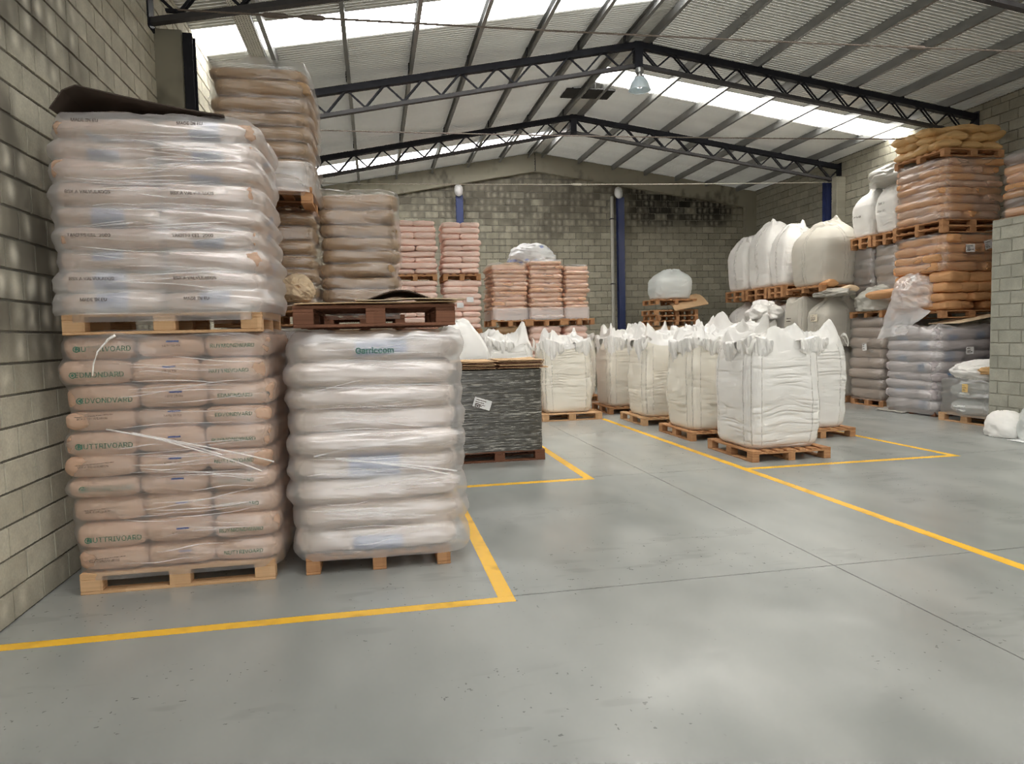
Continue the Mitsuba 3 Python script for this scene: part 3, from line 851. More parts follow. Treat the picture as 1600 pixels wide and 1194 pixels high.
# ------------------------------------------------------------------ stretch film
def wrap(x0, x1, y0, y1, z0, z1, n, mat, label, seed, bulge=0.03, out=0.025, rag=0.05, top=0.16, expo=7, lean=(0, 0), name='stretch_film', fold=0.012, parts=True, taper=0.0, span=0.0):
    """film wrapped round a load: a wavy sleeve with its upper edge drawn in over the top"""
    N, nzv = 88, n * 7
    a = np.linspace(0, 2 * np.pi, N, endpoint=False) + 0.11
    cx, cy = (x0 + x1) / 2, (y0 + y1) / 2
    hx, hy = (x1 - x0) / 2 + out, (y1 - y0) / 2 + out
    z = np.linspace(z0, z1, nzv)
    tz = (z - z0) / (z1 - z0)
    if LAST['n'] == n:
        bb, oo = LAST['b'].copy(), LAST['o']
        bb[0], bb[-1] = z0, z1
    else:
        bb, oo = np.linspace(z0, z1, n + 1), np.zeros((n, 2))
    ii = np.clip(np.searchsorted(bb, z, 'right') - 1, 0, n - 1)
    tl = (z - bb[ii]) / (bb[ii + 1] - bb[ii])
    prof = np.maximum(np.abs(np.sin(np.pi * np.clip(tl, 0.02, 0.98))) ** 0.55, span)
    ux, uy = rsq(a, expo)
    base = np.stack([np.broadcast_to(hx * ux, (nzv, N)), np.broadcast_to(hy * uy, (nzv, N)), np.broadcast_to(z[:, None], (nzv, N))], -1)
    nx, ny = np.cos(a), np.sin(a)
    q = base * np.array([1.3, 1.3, 2.0]) + seed * 7.1
    amp = bulge * (0.45 + 0.55 * meshkit.noise(q, seed))
    dis = amp * (prof[:, None] - 0.75)
    s = base[..., 0] * 1.0 + base[..., 1] * 1.0
    fo = np.stack([s * 1.2, s * 0.5, base[..., 2] * 17 + s * 2.5], -1)
    dis = dis + fold * nfbm(fo, 1.0, seed + 9)
    low = fold * 1.6 * nfbm(base * 1.7, 1.0, seed + 3)
    r = 1 + 0 * dis
    dg = base @ np.array([0.9, 0.7, 2.1])
    dis = dis + fold * 1.3 * nfbm(np.stack([dg * 1.7, s * 0.8, base[..., 2] * 2.2], -1), 1.0, seed + 17) + low - taper * tz[:, None]
    P = base.copy()
    lay = np.stack([np.cos(a)[None, :] * 1.6 + 0 * z[:, None], np.sin(a)[None, :] * 1.6 + 0 * z[:, None], (ii * 3.7)[:, None] + 0 * a[None, :]], -1)
    dis = dis + 0.028 * nz(lay + seed, 1.0, seed + 7) * prof[:, None]
    P[..., 0] += dis * nx + oo[ii, 0][:, None] * prof[:, None]
    P[..., 1] += dis * ny + oo[ii, 1][:, None] * prof[:, None]
    P[-1, :, 2] += rag * (nfbm(base[-1] * 6, 1.0, seed + 4))
    rows = [P]
    for k, (sc, dz) in enumerate(((0.97, 0.018), (0.90, 0.028), (1 - top, 0.030))):
        ring = P[-1].copy()
        ring[:, 0] *= sc
        ring[:, 1] *= sc
        ring[:, 2] = z1 + dz + (0.6 * rag) * nfbm(ring * 5 + k, 1.0, seed + 6) + (P[-1, :, 2] - z1) * 0.5
        rows.append(ring[None])
    P = np.concatenate(rows)
    lz = np.clip((P[..., 2] - z0) / (z1 - z0), 0, 1.1)
    P[..., 0] += cx + lean[0] * lz
    P[..., 1] += cy + lean[1] * lz
    t = thing(name, label, 'stretch film')
    put(t + '__sheet', ply(grid(P, wrap_v=True, flip=True), True), mat)
    return t


def band(film, x0, x1, y0, y1, z0, z1, seed, mat, part='base_band'):
    N, K = 72, 9
    a = np.linspace(0, 2 * np.pi, N, endpoint=False)
    sg = lambda x: np.sign(x) * np.abs(x) ** (2 / 9)
    z = np.linspace(z0, z1, K)
    P = np.stack([np.broadcast_to((x0 + x1) / 2 + ((x1 - x0) / 2) * sg(np.cos(a)), (K, N)), np.broadcast_to((y0 + y1) / 2 + (y1 - y0) / 2 * sg(np.sin(a)), (K, N)), np.broadcast_to(z[:, None], (K, N))], -1).copy()
    d = 0.006 * nfbm(P * np.array([2, 2, 30.0]), 1.0, seed)
    P[..., 0] += d * np.cos(a)
    P[..., 1] += d * np.sin(a)
    P[-1, :, 2] += 0.02 * nfbm(P[-1] * 3, 1.0, seed + 2)
    put(film + '__' + part, ply(grid(P, wrap_v=True, flip=True), True), mat)


def strands(film, x0, x1, y, z0, z1, n, seed, face='f'):
    """fine stretched ridges of the film, along its front"""
    R = np.random.default_rng(seed)
    for _ in range(n):
        L = R.uniform(0.25, 0.75) * (x1 - x0)
        a = R.uniform(x0, x1 - L)
        z = R.uniform(z0, z1)
        sl = R.normal(0, 0.05)
        u = np.linspace(0, 1, 16)
        pts = np.stack([a + L * u, y + 0.010 * np.sin(9 * u + z * 31) + 0 * u, z + sl * L * u + 0.012 * np.sin(4 * u + z * 17)], -1)
        r = R.uniform(0.0018, 0.0042) * np.sin(np.pi * np.clip(u, 0.02, 0.98)) ** 0.5
        put(film + '__stretched_fold', ply(tube(pts, r, 5), True), 'mat_film_white')


def lettering(holder, part, text, height, pos, face, mat, bold=False, label=None):
    """flat print standing just off a face: 'f' faces -y, 'l' faces -x"""
    m = meshkit.text_mesh(text, height, 0.0012, bold)
    v = np.array(m.vertices)
    v[:, 0] -= (v[:, 0].min() + v[:, 0].max()) / 2
    if face == 'f':
        m.vertices = np.stack([v[:, 0], -v[:, 2], v[:, 1]], 1)
    else:
        m.vertices = np.stack([-v[:, 2], -v[:, 0], v[:, 1]], 1)
    k = put(holder + '__' + part, ply(m), mat, mat4(pos))
    if label:
        labels[k] = {'label': label}


def ring_print(holder, pos, r, face, mat):
    ang = np.linspace(0, 2 * np.pi, 25)
    P = np.stack([np.stack([q * np.cos(ang), 0 * ang, q * np.sin(ang)], -1) for q in (r * 0.72, r)], 0)
    v, f = grid(P)
    v2, f2 = grid(np.stack([np.stack([q * np.cos(ang), 0 * ang, q * np.sin(ang)], -1) for q in (0.001, r * 0.42)], 0))
    v, f = np.vstack([v, v2]), np.vstack([f, f2 + len(v)])
    if face == 'l':
        v = v[:, [1, 0, 2]] * np.array([1, -1, 1])
    put(holder + '__logo', ply((v, f)), mat, mat4(pos))


def sticker(holder, pos, w, h, face, seed=0, mat='mat_label', rot=0.0, lines=True):
    """paper label with printed lines stuck on a load's face"""
    k = put(holder + '__paper_label', ply(boxmesh(-w / 2, w / 2, -0.002, 0, -h / 2, h / 2)), mat, mat4(pos) @ (mat4(rz=-90) if face == 'l' else np.eye(4)) @ mat4(ry=rot))
    labels[k] = {'label': 'white paper label' if mat == 'mat_label' else 'yellow paper label'}
    if lines:
        R = random.Random(seed)
        ms = [boxmesh(-w * 0.4, -w * 0.4 + w * R.uniform(0.3, 0.8), -0.003, -0.002, h * zz - h * 0.035, h * zz + h * 0.035) for zz in (-0.3, -0.15, 0.05, 0.28)]
        put(k + '__print', ply(cat(ms)), 'mat_print_dark', mat4(pos) @ (mat4(rz=-90) if face == 'l' else np.eye(4)) @ mat4(ry=rot))


def wrapped_load(x0, x1, y0, y1, z0, z1, n, mat, label, seed):
    """closed bulging bundle (only glimpsed between other loads)"""
    N, K = 48, n * 5 + 1
    a = np.linspace(0, 2 * np.pi, N, endpoint=False)
    sg = lambda x: np.sign(x) * np.abs(x) ** (2 / 6)
    z = np.linspace(z0, z1, K)
    pr = np.abs(np.sin(np.pi * (z - z0) / (z1 - z0) * n)) ** 0.6
    P = np.stack([np.broadcast_to((x1 - x0) / 2 * sg(np.cos(a)), (K, N)), np.broadcast_to((y1 - y0) / 2 * sg(np.sin(a)), (K, N)), np.broadcast_to(z[:, None], (K, N))], -1).copy()
    d = -0.05 * (1 - pr)[:, None] + 0.015 * nfbm(P * 3 + seed, 1.0, seed)
    P[..., 0] += d * np.cos(a)
    P[..., 1] += d * np.sin(a)
    top = P[-1].copy() * np.array([0.001, 0.001, 1])
    bot = P[0].copy() * np.array([0.001, 0.001, 1])
    P = np.concatenate([bot[None], P, top[None]])
    P[..., 0] += (x0 + x1) / 2
    P[..., 1] += (y0 + y1) / 2
    t = thing('wrapped_load', label, 'wrapped load')
    put(t + '__bundle', ply(grid(P, wrap_v=True, flip=True), 50), mat)
    return t


# ------------------------------------------------------------------ crumpled sheets and bundles
def bundle_mesh(rx, ry, rz_, seed, amp=0.25, n=88, k=52, flat=0.35):
    th = np.linspace(0.001, np.pi - 0.001, k)
    ph = np.linspace(0, 2 * np.pi, n, endpoint=False)
    D = np.stack([np.sin(th)[:, None] * np.cos(ph), np.sin(th)[:, None] * np.sin(ph), np.broadcast_to(np.cos(th)[:, None], (k, n))], -1)
    rid = 1 - np.abs(nfbm(D * 2.1 + seed, 1.0, seed, 4)) * 2.0
    r = 1 + amp * (0.6 * nfbm(D * 1.4 + seed, 1.0, seed + 2, 2) + 0.4 * rid - 0.2)
    E2 = D + 0.25 * np.stack([nfbm(D * 1.5, 1.0, seed + 5), nfbm(D * 1.5, 1.0, seed + 6), nfbm(D * 1.5, 1.0, seed + 7)], -1)
    r = r + 0.05 * (1 - 3.0 * np.abs(nfbm(E2 * np.array([2.4, 2.4, 5.5]) + seed, 1.0, seed + 8, 3)))
    P = D * r[..., None] * np.array([rx, ry, rz_])
    P[..., 2] = np.where(P[..., 2] < -rz_ * flat, -rz_ * flat + (P[..., 2] + rz_ * flat) * 0.08, P[..., 2])
    P[..., 2] += rz_ * flat * 1.05
    return grid(P, wrap_v=True, flip=True)


def bundle(name, label, cat_, pos, size, seed, mat, amp=0.25, rz=0.0, group=None, flat=0.35):
    t = thing(name, label, cat_, group)
    put(t + '__wrap', ply(bundle_mesh(*size, seed, amp, flat=flat), True), mat, mat4(pos, rz=rz))
    return t


def card(label, x0, x1, y0, y1, z, mat='mat_card', t=0.006, curl=None, rz=0.0, n=14, name='cardboard_sheet', group=None, wav=0.006, seed=0, cat_='cardboard'):
    u = np.linspace(0, 1, n)
    U, Vv = np.meshgrid(u, u, indexing='ij')
    P = np.stack([(U - 0.5) * (x1 - x0), (Vv - 0.5) * (y1 - y0), 0 * U], -1)
    P[..., 2] += wav * nfbm(P * 3 + seed, 1.0, seed + 1)
    if curl is not None:
        P[..., 2] += curl(U, Vv)
    P[..., 2] -= min(0, P[..., 2].min()) - t
    k = thing(name, label, cat_, group)
    put(k + '__sheet', ply(thick(P, t), 30), mat, mat4(((x0 + x1) / 2, (y0 + y1) / 2, z), rz=rz))
    return k


# ------------------------------------------------------------------ bulk bags
def bulk_bag(x0, x1, y0, y1, z0, h, label, seed, mat='mat_fibc', top='skirt', group=None, skirt_h=0.30, bulge=0.05, loops=True, seams=True, lean=(0.0, 0.0), expo=7.0, flaps=None, shrink=0.5):
    t = thing('bulk_bag', label, 'bulk bag', group)
    N, K = 112, 36
    a = np.linspace(0, 2 * np.pi, N, endpoint=False)
    cx, cy, hx, hy = (x0 + x1) / 2, (y0 + y1) / 2, (x1 - x0) / 2, (y1 - y0) / 2
    tt = np.linspace(0, 1, K)
    ux, uy = rsq(a, expo)
    R = np.random.default_rng(seed)
    P = np.zeros((K, N, 3))
    foot = np.minimum(1.0, 0.92 + 0.08 * np.sqrt(np.clip(tt / 0.06, 0, 1)))
    belly = bulge * (np.sin(np.pi * np.clip(tt * 1.02, 0, 1)) ** 0.8 - 0.35)
    if top == 'skirt':
        sh = np.where(tt > 0.90, 1 - 0.05 * (np.clip(tt - 0.90, 0, 1) / 0.10) ** 1.5, 1.0)
    elif top == 'flat':
        sh = np.where(tt > 0.93, 1 - 0.08 * ((tt - 0.93) / 0.07) ** 2, 1.0)
    else:
        sh = np.where(tt > 0.60, 1 - shrink * (np.clip(tt - 0.60, 0, 1) / 0.40) ** 2.4, 1.0)
    P[..., 0] = (hx * foot * sh)[:, None] * ux + belly[:, None] * np.cos(a)
    P[..., 1] = (hy * foot * sh)[:, None] * uy + belly[:, None] * np.sin(a)
    P[..., 2] = (tt * h)[:, None]
    s = P[..., 0] + P[..., 1]
    wr = np.stack([s * 1.7 + seed, P[..., 1] * 1.3, P[..., 2] * 9 + 1.5 * nz(P * 2.2, 1.0, seed)], -1)
    d = 0.012 * nfbm(wr, 1.0, seed) + 0.034 * nfbm(P * 2.0 + seed, 1.0, seed + 2) * np.sin(np.pi * tt)[:, None] ** 0.5
    P[..., 0] += d * np.cos(a)
    P[..., 1] += d * np.sin(a)
    cn = np.stack([np.cos(a) * 1.6, np.sin(a) * 1.6, a * 0 + seed * 1.7], -1)
    if top == 'round':
        P[..., 2] += (tt ** 5)[:, None] * h * 0.10 * nfbm(cn, 1.0, seed + 3)
    else:
        P[..., 2] -= (tt ** 6)[:, None] * h * 0.07 * (np.abs(np.cos(2 * a)) + 0.8 * nfbm(cn, 1.0, seed + 3))
    P[..., 0] += cx + lean[0] * tt[:, None] * h
    P[..., 1] += cy + lean[1] * tt[:, None] * h
    P[..., 2] += z0
    rim = P[-1].copy()
    ctr = rim.mean(0)
    put(t + '__body', ply(grid(np.concatenate([P[:1] * np.array([0, 0, 1]) + np.array([cx, cy, 0]), P]), wrap_v=True, flip=True), True), mat)
    # the closed top: gathered cloth, heaped and creased
    n_r = 17
    sc = np.linspace(1.0, 0.0, n_r)
    sc[-1] = 0.001
    off = R.uniform(-0.16, 0.16, 2) * (1 if top == 'skirt' else 0.5)
    C = np.zeros((n_r, N, 3))
    hh = {'skirt': skirt_h * 0.55, 'flat': 0.04, 'round': 0.07 * h}[top]
    for k, q in enumerate(sc):
        C[k, :, 0] = ctr[0] + (rim[:, 0] - ctr[0]) * q + off[0] * (1 - q) * q * 2
        C[k, :, 1] = ctr[1] + (rim[:, 1] - ctr[1]) * q + off[1] * (1 - q) * q * 2
        C[k, :, 2] = rim[:, 2] * q + ctr[2] * (1 - q) + hh * (1 - q) ** 0.55
    w = np.sin(np.pi * np.clip(sc, 0, 1))[:, None] ** 0.6
    w = np.maximum(w, (sc < 0.5)[:, None] * 0.7)
    w[:3] = np.array([0.0, 0.12, 0.45])[:, None]
    amp = {'skirt': 0.115, 'flat': 0.03, 'round': 0.05}[top]
    pl = np.stack([np.cos(a)[None, :] * 3.2 + 0 * sc[:, None], np.sin(a)[None, :] * 3.2 + 0 * sc[:, None], 1.6 * sc[:, None] + 0 * a[None, :] + seed], -1)
    f1 = 1 - 2.6 * np.abs(nfbm(pl, 1.0, seed + 21, 3))
    f2 = 1 - 2.4 * np.abs(nfbm(C * 6.5 + seed, 1.0, seed + 22, 2))
    C[..., 2] += w * amp * (0.75 * f1 + 0.40 * f2 - 0.35)
    wi = w * np.clip((0.93 - sc) / 0.3, 0, 1)[:, None]
    C[..., 0] += wi * amp * 0.7 * nfbm(C * 4.2, 1.0, seed + 23)
    C[..., 1] += wi * amp * 0.7 * nfbm(C * 4.2, 1.0, seed + 24)
    if top != 'flat':
        for k in range(4):  # the lifted corners
            if R.random() < (0.75 if top == 'skirt' else 0.5):
                g = np.exp(-((np.angle(np.exp(1j * (a - np.pi / 4 - k * np.pi / 2 - R.normal(0, 0.2))))) / R.uniform(0.28, 0.5)) ** 2)[None, :] * np.exp(-((sc - R.uniform(0.62, 0.82)) / 0.2) ** 2)[:, None] * (0.8 + 0.5 * f1)
                g = g * np.clip((1 - sc) / 0.12, 0, 1)[:, None]
                C[..., 2] += g * (skirt_h * R.uniform(0.25, 0.62) if top == 'skirt' else 0.10 * h * R.uniform(0.5, 1))
    put(t + '__gathered_top', ply(grid(C, wrap_v=True, flip=True), True), 'mat_fibc_top' if top == 'skirt' else mat)
    if seams:
        lines = ((0.0, 0.004), (-0.19, 0.0022), (0.19, 0.0022)) if top != 'round' else ((0.72, 0.0026), (0.86, 0.0026))
        for face in range(4):
            for o_, r_ in lines:
                ang0 = np.pi / 4 + face * np.pi / 2 + o_
                x_ = (ang0 % (2 * np.pi)) / (2 * np.pi) * N
                j, fr = int(x_) % N, x_ - int(x_)
                pts = P[1:-1, j] * (1 - fr) + P[1:-1, (j + 1) % N] * fr + 0.002 * np.array([np.cos(ang0), np.sin(ang0), 0])
                put(t + '__seam', ply(tube(pts, r_, 4)), 'mat_seam')
    if top == 'skirt':
        # cloth flaps of the opened skirt hanging out over the shoulder
        fl = flaps if flaps is not None else [(R.uniform(3.3, 4.2), R.uniform(0.7, 1.2), R.uniform(0.16, 0.36)), (R.uniform(4.3, 5.4), R.uniform(0.5, 0.9), R.uniform(0.08, 0.2)), (R.uniform(2.4, 3.2), R.uniform(0.4, 0.7), R.uniform(0.12, 0.26))]
        for (a0, wd, L) in fl:
            nu, nv = 44, 15
            aa = a0 + wd * np.linspace(-0.5, 0.5, nu)
            x_ = (aa % (2 * np.pi)) / (2 * np.pi) * N
            j = x_.astype(int) % N
            fr = (x_ - x_.astype(int))[:, None]
            base = rim[j] * (1 - fr) + rim[(j + 1) % N] * fr
            inn = ctr + (base - ctr) * 0.72
            o = np.stack([np.cos(aa), np.sin(aa), 0 * aa], -1)
            u = np.linspace(-1, 1, nu)
            tri = (1 - np.abs(u) ** 1.6) * (0.75 + 0.25 * np.cos(7 * u + seed)) + 0.08
            S = np.zeros((nu, nv, 3))
            for k, v in enumerate(np.linspace(0, 1, nv)):
                out_ = min(v / 0.35, 1)
                p = inn + (base - inn) * out_ + o * (0.022 + 0.035 * np.sin(np.pi * min(1, v * 0.9)))
                z = 0.055 + 0.06 * np.sin(np.pi * min(v / 0.6, 1)) - 0.10 * max(0, v - 0.35)
                S[:, k] = p
                S[:, k, 2] = inn[:, 2] + (base[:, 2] - inn[:, 2]) * out_ + z - (L * tri * max(0, (v - 0.35) / 0.65) ** 1.1)
            rp = np.stack([u[:, None] * 4 + 0 * S[..., 0], np.linspace(0, 1, nv)[None, :] * 1.5 + 0 * S[..., 0], 0 * S[..., 0] + seed], -1)
            m = 0.035 * nfbm(rp, 1.6, seed + 31) + 0.026 * (1 - 2.8 * np.abs(nfbm(rp * np.array([1.0, 0.35, 1.0]), 2.4, seed + 33, 2)))
            S += o[:, None, :] * m[..., None]
            S[..., 2] += 0.03 * nfbm(rp + 8, 1.5, seed + 32)
            put(t + '__skirt_flap', ply(thick(S, 0.004), 50), 'mat_fibc_top')
    if loops:
        for face in R.permutation(4)[:2]:
            ang0 = np.pi / 4 + face * np.pi / 2
            j = int(round(ang0 / (2 * np.pi) * N)) % N
            p = rim[j]
            o = np.array([np.cos(ang0), np.sin(ang0), 0])
            sd = np.array([-o[1], o[0], 0])
            u = np.linspace(0, 1, 17)
            up = np.sin(np.pi * u)
            dr_ = R.uniform(0.08, 0.2)
            path = p + o * (0.015 + 0.10 * up)[:, None] + sd * ((u - 0.5) * 0.16)[:, None] + np.stack([0 * u, 0 * u, 0.07 * np.sin(np.pi * u * 2) * R.choice([-1, 1]) - dr_ * up ** 2 + 0.03], -1)
            tg = np.gradient(path, axis=0)
            tg /= np.linalg.norm(tg, axis=1, keepdims=True)
            bn = np.cross(tg, np.broadcast_to(o, tg.shape))
            bn /= np.linalg.norm(bn, axis=1, keepdims=True) + 1e-9
            G2 = np.stack([path - bn * 0.024, path, path + bn * 0.024], 1)
            put(t + '__lifting_loop', ply(thick(G2, 0.004), 40), 'mat_strap')
    return t


# ------------------------------------------------------------------ left side: sack loads
def pal_load(*a, **k):
    return load(*a, **k)


# A: the double stack in the left foreground
pallet(-2.03, -0.755, 5.18, 6.20, 0.0, 'x', 'wooden pallet on the floor at the left, under the lower front left sacks', 'mat_wood_pale')
A1 = load(-2.05, -0.72, 5.19, 6.20, 0.146, 1.752, 10, ['mat_kraft'], 'lower front left load', 'fr', 'kraft sacks of the lower front left load', 'kraft paper', along='front', cell=(0.44, 0.6), jitter=0.016)
WORDS = ['EDMONDARD', 'NUTTRIVOARD', 'RUYMONDWARD', 'EDVONDVARD']
for o, i, cx, cy, z, L, Wd, rz in A1:
    if rz != 90:
        continue
    left = cx < -1.6
    y = cy - L / 2 - 0.050
    if left:
        if i % 2 == 1 or i == 8:
            ring_print(o, (cx - 0.115, y, z + 0.08), 0.021, 'f', 'mat_print_green')
            lettering(o, 'print', WORDS[i % 4], 0.034, (cx + 0.05, y, z + 0.064), 'f', 'mat_print_green')
        else:
            lettering(o, 'print', 'BSX A VALVULADOS', 0.014, (cx - 0.03, y, z + 0.085), 'f', 'mat_print_dark')
            put(o + '__printed_rule', ply(boxmesh(-0.12, 0.12, -0.001, 0, 0, 0.003)), 'mat_print_dark', mat4((cx - 0.02, y, z + 0.108), ry=-3))
    elif cx > -1.1:
        lettering(o, 'print', WORDS[(i + 1) % 4], 0.026, (cx - 0.02, y, z + 0.07), 'f', 'mat_print_green')
    else:
        lettering(o, 'print', 'LOTE 25 KG', 0.014, (cx + 0.03, y, z + 0.085), 'f', 'mat_print_dark')
        put(o + '__printed_bar', ply(boxmesh(-0.04, 0.04, -0.001, 0, 0, 0.010)), 'mat_print_blue', mat4((cx + 0.04, y, z + 0.115)))
fA1 = wrap(-2.07, -0.71, 5.165, 6.22, 0.10, 1.765, 10, 'mat_film_clear', 'clear stretch film round the lower front left sack load', 21, bulge=0.030, out=0.016, span=0.35, fold=0.014)
strands(fA1, -1.75, -0.74, 5.122, 0.22, 1.72, 46, 5)
# twisted film tails pulled across the front
for k, (p, q) in enumerate((((-1.70, 5.10, 1.12), (-0.72, 5.11, 0.86)), ((-1.62, 5.10, 1.11), (-0.80, 5.11, 0.80)), ((-1.78, 5.10, 1.14), (-1.05, 5.10, 0.93)))):
    pts = [np.array(p) + (np.array(q) - np.array(p)) * u + np.array([0, 0.012 * math.sin(u * 9 + k), 0.015 * math.sin(u * 3.1)]) for u in np.linspace(0, 1, 14)]
    put(fA1 + '__stretched_fold', ply(tube(pts, 0.006, 6), True), 'mat_film_white')
k = thing('loose_cord', 'white frayed cord hanging from the upper left pallet', 'cord')
put(k + '__strand', ply(tube([(-1.70, 5.13, 1.765), (-1.725, 5.085, 1.74), (-1.79, 5.075, 1.66), (-1.82, 5.075, 1.58), (-1.83, 5.075, 1.50)], [0.012, 0.009, 0.007, 0.006, 0.004], 6), True), 'mat_strap')

pallet(-2.03, -0.765, 5.16, 6.20, 1.772, 'x', 'pale wooden pallet raised on the lower front left sacks', 'mat_wood_pale')
A2 = load(-2.04, -0.77, 5.17, 6.20, 1.918, 3.20, 9, ['mat_kraft_blue', 'mat_kraft', 'mat_kraft_blue'], 'upper front left load', 'fr', 'kraft sacks of the upper front left load', 'kraft paper', along='side', cell=(0.5, 0.63), jitter=0.02)
for o, i, cx, cy, z, L, Wd, rz in A2:
    if rz == 0 and cy < 5.7 and (i in (0, 1, 3, 5, 8)):
        lettering(o, 'print', ('MADE IN EU', 'BSX A VALVULADOS', '25 KG NET', 'TARIFFS CEL  2000')[i % 4], 0.020, (cx - 0.08, cy - Wd / 2 - 0.082, z + 0.075), 'f', 'mat_print_dark', True)
fA2 = wrap(-2.07, -0.75, 5.15, 6.22, 1.905, 3.215, 9, 'mat_film_milky', 'hazy stretch film round the upper front left sack load', 34, bulge=0.05, out=0.045, fold=0.024, span=0.25, taper=0.045)
band(fA2, -2.045, -0.745, 5.14, 6.22, 1.855, 1.96, 3, 'mat_film_clear')
strands(fA2, -1.95, -0.82, 5.098, 2.0, 3.1, 44, 6)
card('cardboard sheet with its left end curled up on top of the front left stack', -2.02, -0.95, 5.16, 6.1, 3.235, 'mat_card_dark', 0.008, curl=lambda u, v: 0.17 * np.minimum((1 - u) ** 1.25 * 1.12, u / 0.11) * (1 - 0.25 * v))

# B: the stack to its right
pallet(-0.545, 0.505, 5.20, 6.40, 0.0, 'y', 'wooden pallet on the floor under the hazy wrapped second sack load', 'mat_wood')
B1 = load(-0.58, 0.60, 5.20, 6.40, 0.146, 1.70, 9, ['mat_greige', 'mat_greige_blue', 'mat_greige'], 'second hazy wrapped load', 'flr', 'sacks of the second floor load', 'beige paper', along='side', cell=(0.45, 1.15), jitter=0.022, lean=(0.0, 0.0), rot=2.0)
fB = wrap(-0.61, 0.63, 5.17, 6.42, 0.10, 1.735, 9, 'mat_film_haze', 'hazy stretch film round the second sack load', 47, bulge=0.07, out=0.03, fold=0.018, span=0.15)
strands(fB, -0.55, 0.58, 5.112, 0.2, 1.66, 48, 8)
lettering(B1[-1][0], 'print', 'Garriccom', 0.040, (0.0, 5.100, 1.60), 'f', 'mat_print_green', True)
for k, (p, q) in enumerate((((-0.45, 5.11, 0.88), (0.35, 5.10, 0.98)), ((-0.30, 5.10, 0.86), (0.50, 5.10, 0.70)), ((-0.25, 5.10, 0.84), (0.56, 5.11, 0.72)))):
    pts = [np.array(p) + (np.array(q) - np.array(p)) * u + np.array([0, 0.012 * math.sin(u * 9 + k), 0.012 * math.sin(u * 3.1)]) for u in np.linspace(0, 1, 14)]
    put(fB + '__stretched_fold', ply(tube(pts, 0.006, 6), True), 'mat_film_white')
pallet(-0.555, 0.585, 5.14, 6.30, 1.79, 'x', 'dark wooden pallet lying on top of the second sack load under cardboard', 'mat_wood_dark', h=0.155)
card('brown cardboard sheet lying flat on the dark top pallet', -0.54, 0.60, 5.12, 6.2, 1.946, 'mat_card', 0.008, seed=3, wav=0.012)
card('dark humped cardboard sheet on top of the flat sheets above the dark pallet', -0.10, 0.50, 5.35, 6.1, 1.972, 'mat_card_dark', 0.008, curl=lambda u, v: 0.075 * np.sin(np.pi * np.clip(u, 0, 1)) ** 1.5, seed=5)
card('pale cardboard sheet sticking out at the right over the dark pallet', -0.12, 0.66, 5.10, 5.34, 1.970, 'mat_card_pale', 0.006, rz=-2, seed=9, wav=0.016)

# C: triple stack behind the first
pallet(-1.36, -0.50, 6.62, 7.82, 0.0, 'y', 'wooden pallet on the floor behind the front left load', 'mat_wood')
load(-1.36, -0.50, 6.62, 7.82, 0.146, 1.78, 10, ['mat_darkbrown'], 'dark load behind the front stacks', 'fr', 'dark sacks glimpsed in the gap', 'dark brown', vis=range(10), along='alt', cell=(0.42, 0.8))
wrap(-1.37, -0.49, 6.61, 7.83, 0.12, 1.80, 10, 'mat_film_thin', 'film round the dark sacks glimpsed in the gap between the front stacks', 55, bulge=0.04)
pallet(-1.38, -0.50, 6.60, 7.82, 1.83, 'x', 'wooden pallet behind the front stacks with an open paper bag on its edge', 'mat_wood')
load(-1.36, -0.52, 6.95, 7.85, 1.976, 2.90, 7, ['mat_brown'], 'middle load of the tall stack', 'fr', 'brown sacks in the middle of the tall stack', 'brown paper', along='alt', cell=(0.42, 0.8))
wrap(-1.38, -0.51, 6.93, 7.86, 1.96, 2.915, 7, 'mat_film_light', 'shiny film round the middle load of the tall three-tier stack', 61, bulge=0.04, fold=0.02)
pallet(-1.36, -0.50, 6.62, 7.82, 2.925, 'y', 'wooden pallet under the topmost load of the tall stack', 'mat_wood')
load(-1.33, -0.52, 6.62, 7.82, 3.07, 4.10, 8, ['mat_brown'], 'top load of the tall stack', 'fr', 'brown sacks at the top of the tall stack', 'brown paper', along='side', cell=(0.42, 0.83), jitter=0.018)
fC = wrap(-1.35, -0.51, 6.60, 7.84, 2.99, 4.13, 8, 'mat_film_light', 'film round the topmost load of the tall left stack', 72, bulge=0.05, fold=0.02, rag=0.10)
band(fC, -1.375, -0.485, 6.575, 7.865, 3.02, 3.28, 4, 'mat_film_haze')
k = thing('paper_bag', 'open crumpled kraft paper bag lying at the edge behind the dark top pallet', 'paper bag')
put(k + '__bag', ply(bundle_mesh(0.16, 0.20, 0.15, 77, 0.45, flat=0.5), 25), 'mat_card_pale', mat4((-0.70, 6.76, 2.06), rz=15))
card('pale folded paper sheet lying on the pallet beside the kraft paper bag', -0.95, -0.62, 6.60, 6.85, 1.976, 'mat_paper', 0.005, curl=lambda u, v: 0.06 * u * (1 - v), seed=12, name='paper_sheet', cat_='paper')

# D: behind the second stack
wrapped_load(-0.50, 0.32, 7.42, 8.6, 0.0, 1.80, 10, 'mat_brown', 'brown wrapped load on the floor behind the second sack load', 91)
pallet(-0.50, 0.32, 7.42, 8.6, 1.80, 'y', 'wooden pallet under the tall brown wrapped load behind the dark pallet', 'mat_wood_dark')
load(-0.50, 0.29, 7.42, 8.60, 1.95, 3.17, 9, ['mat_brown'], 'tall load behind dark pallet', 'fr', 'brown sacks of the load behind the dark pallet', 'brown paper', along='side', cell=(0.42, 0.8), jitter=0.014)
wrap(-0.51, 0.30, 7.40, 8.62, 1.90, 3.195, 9, 'mat_film_light', 'glossy film round the tall brown load behind the dark pallet', 83, bulge=0.035, fold=0.016, out=0.02)

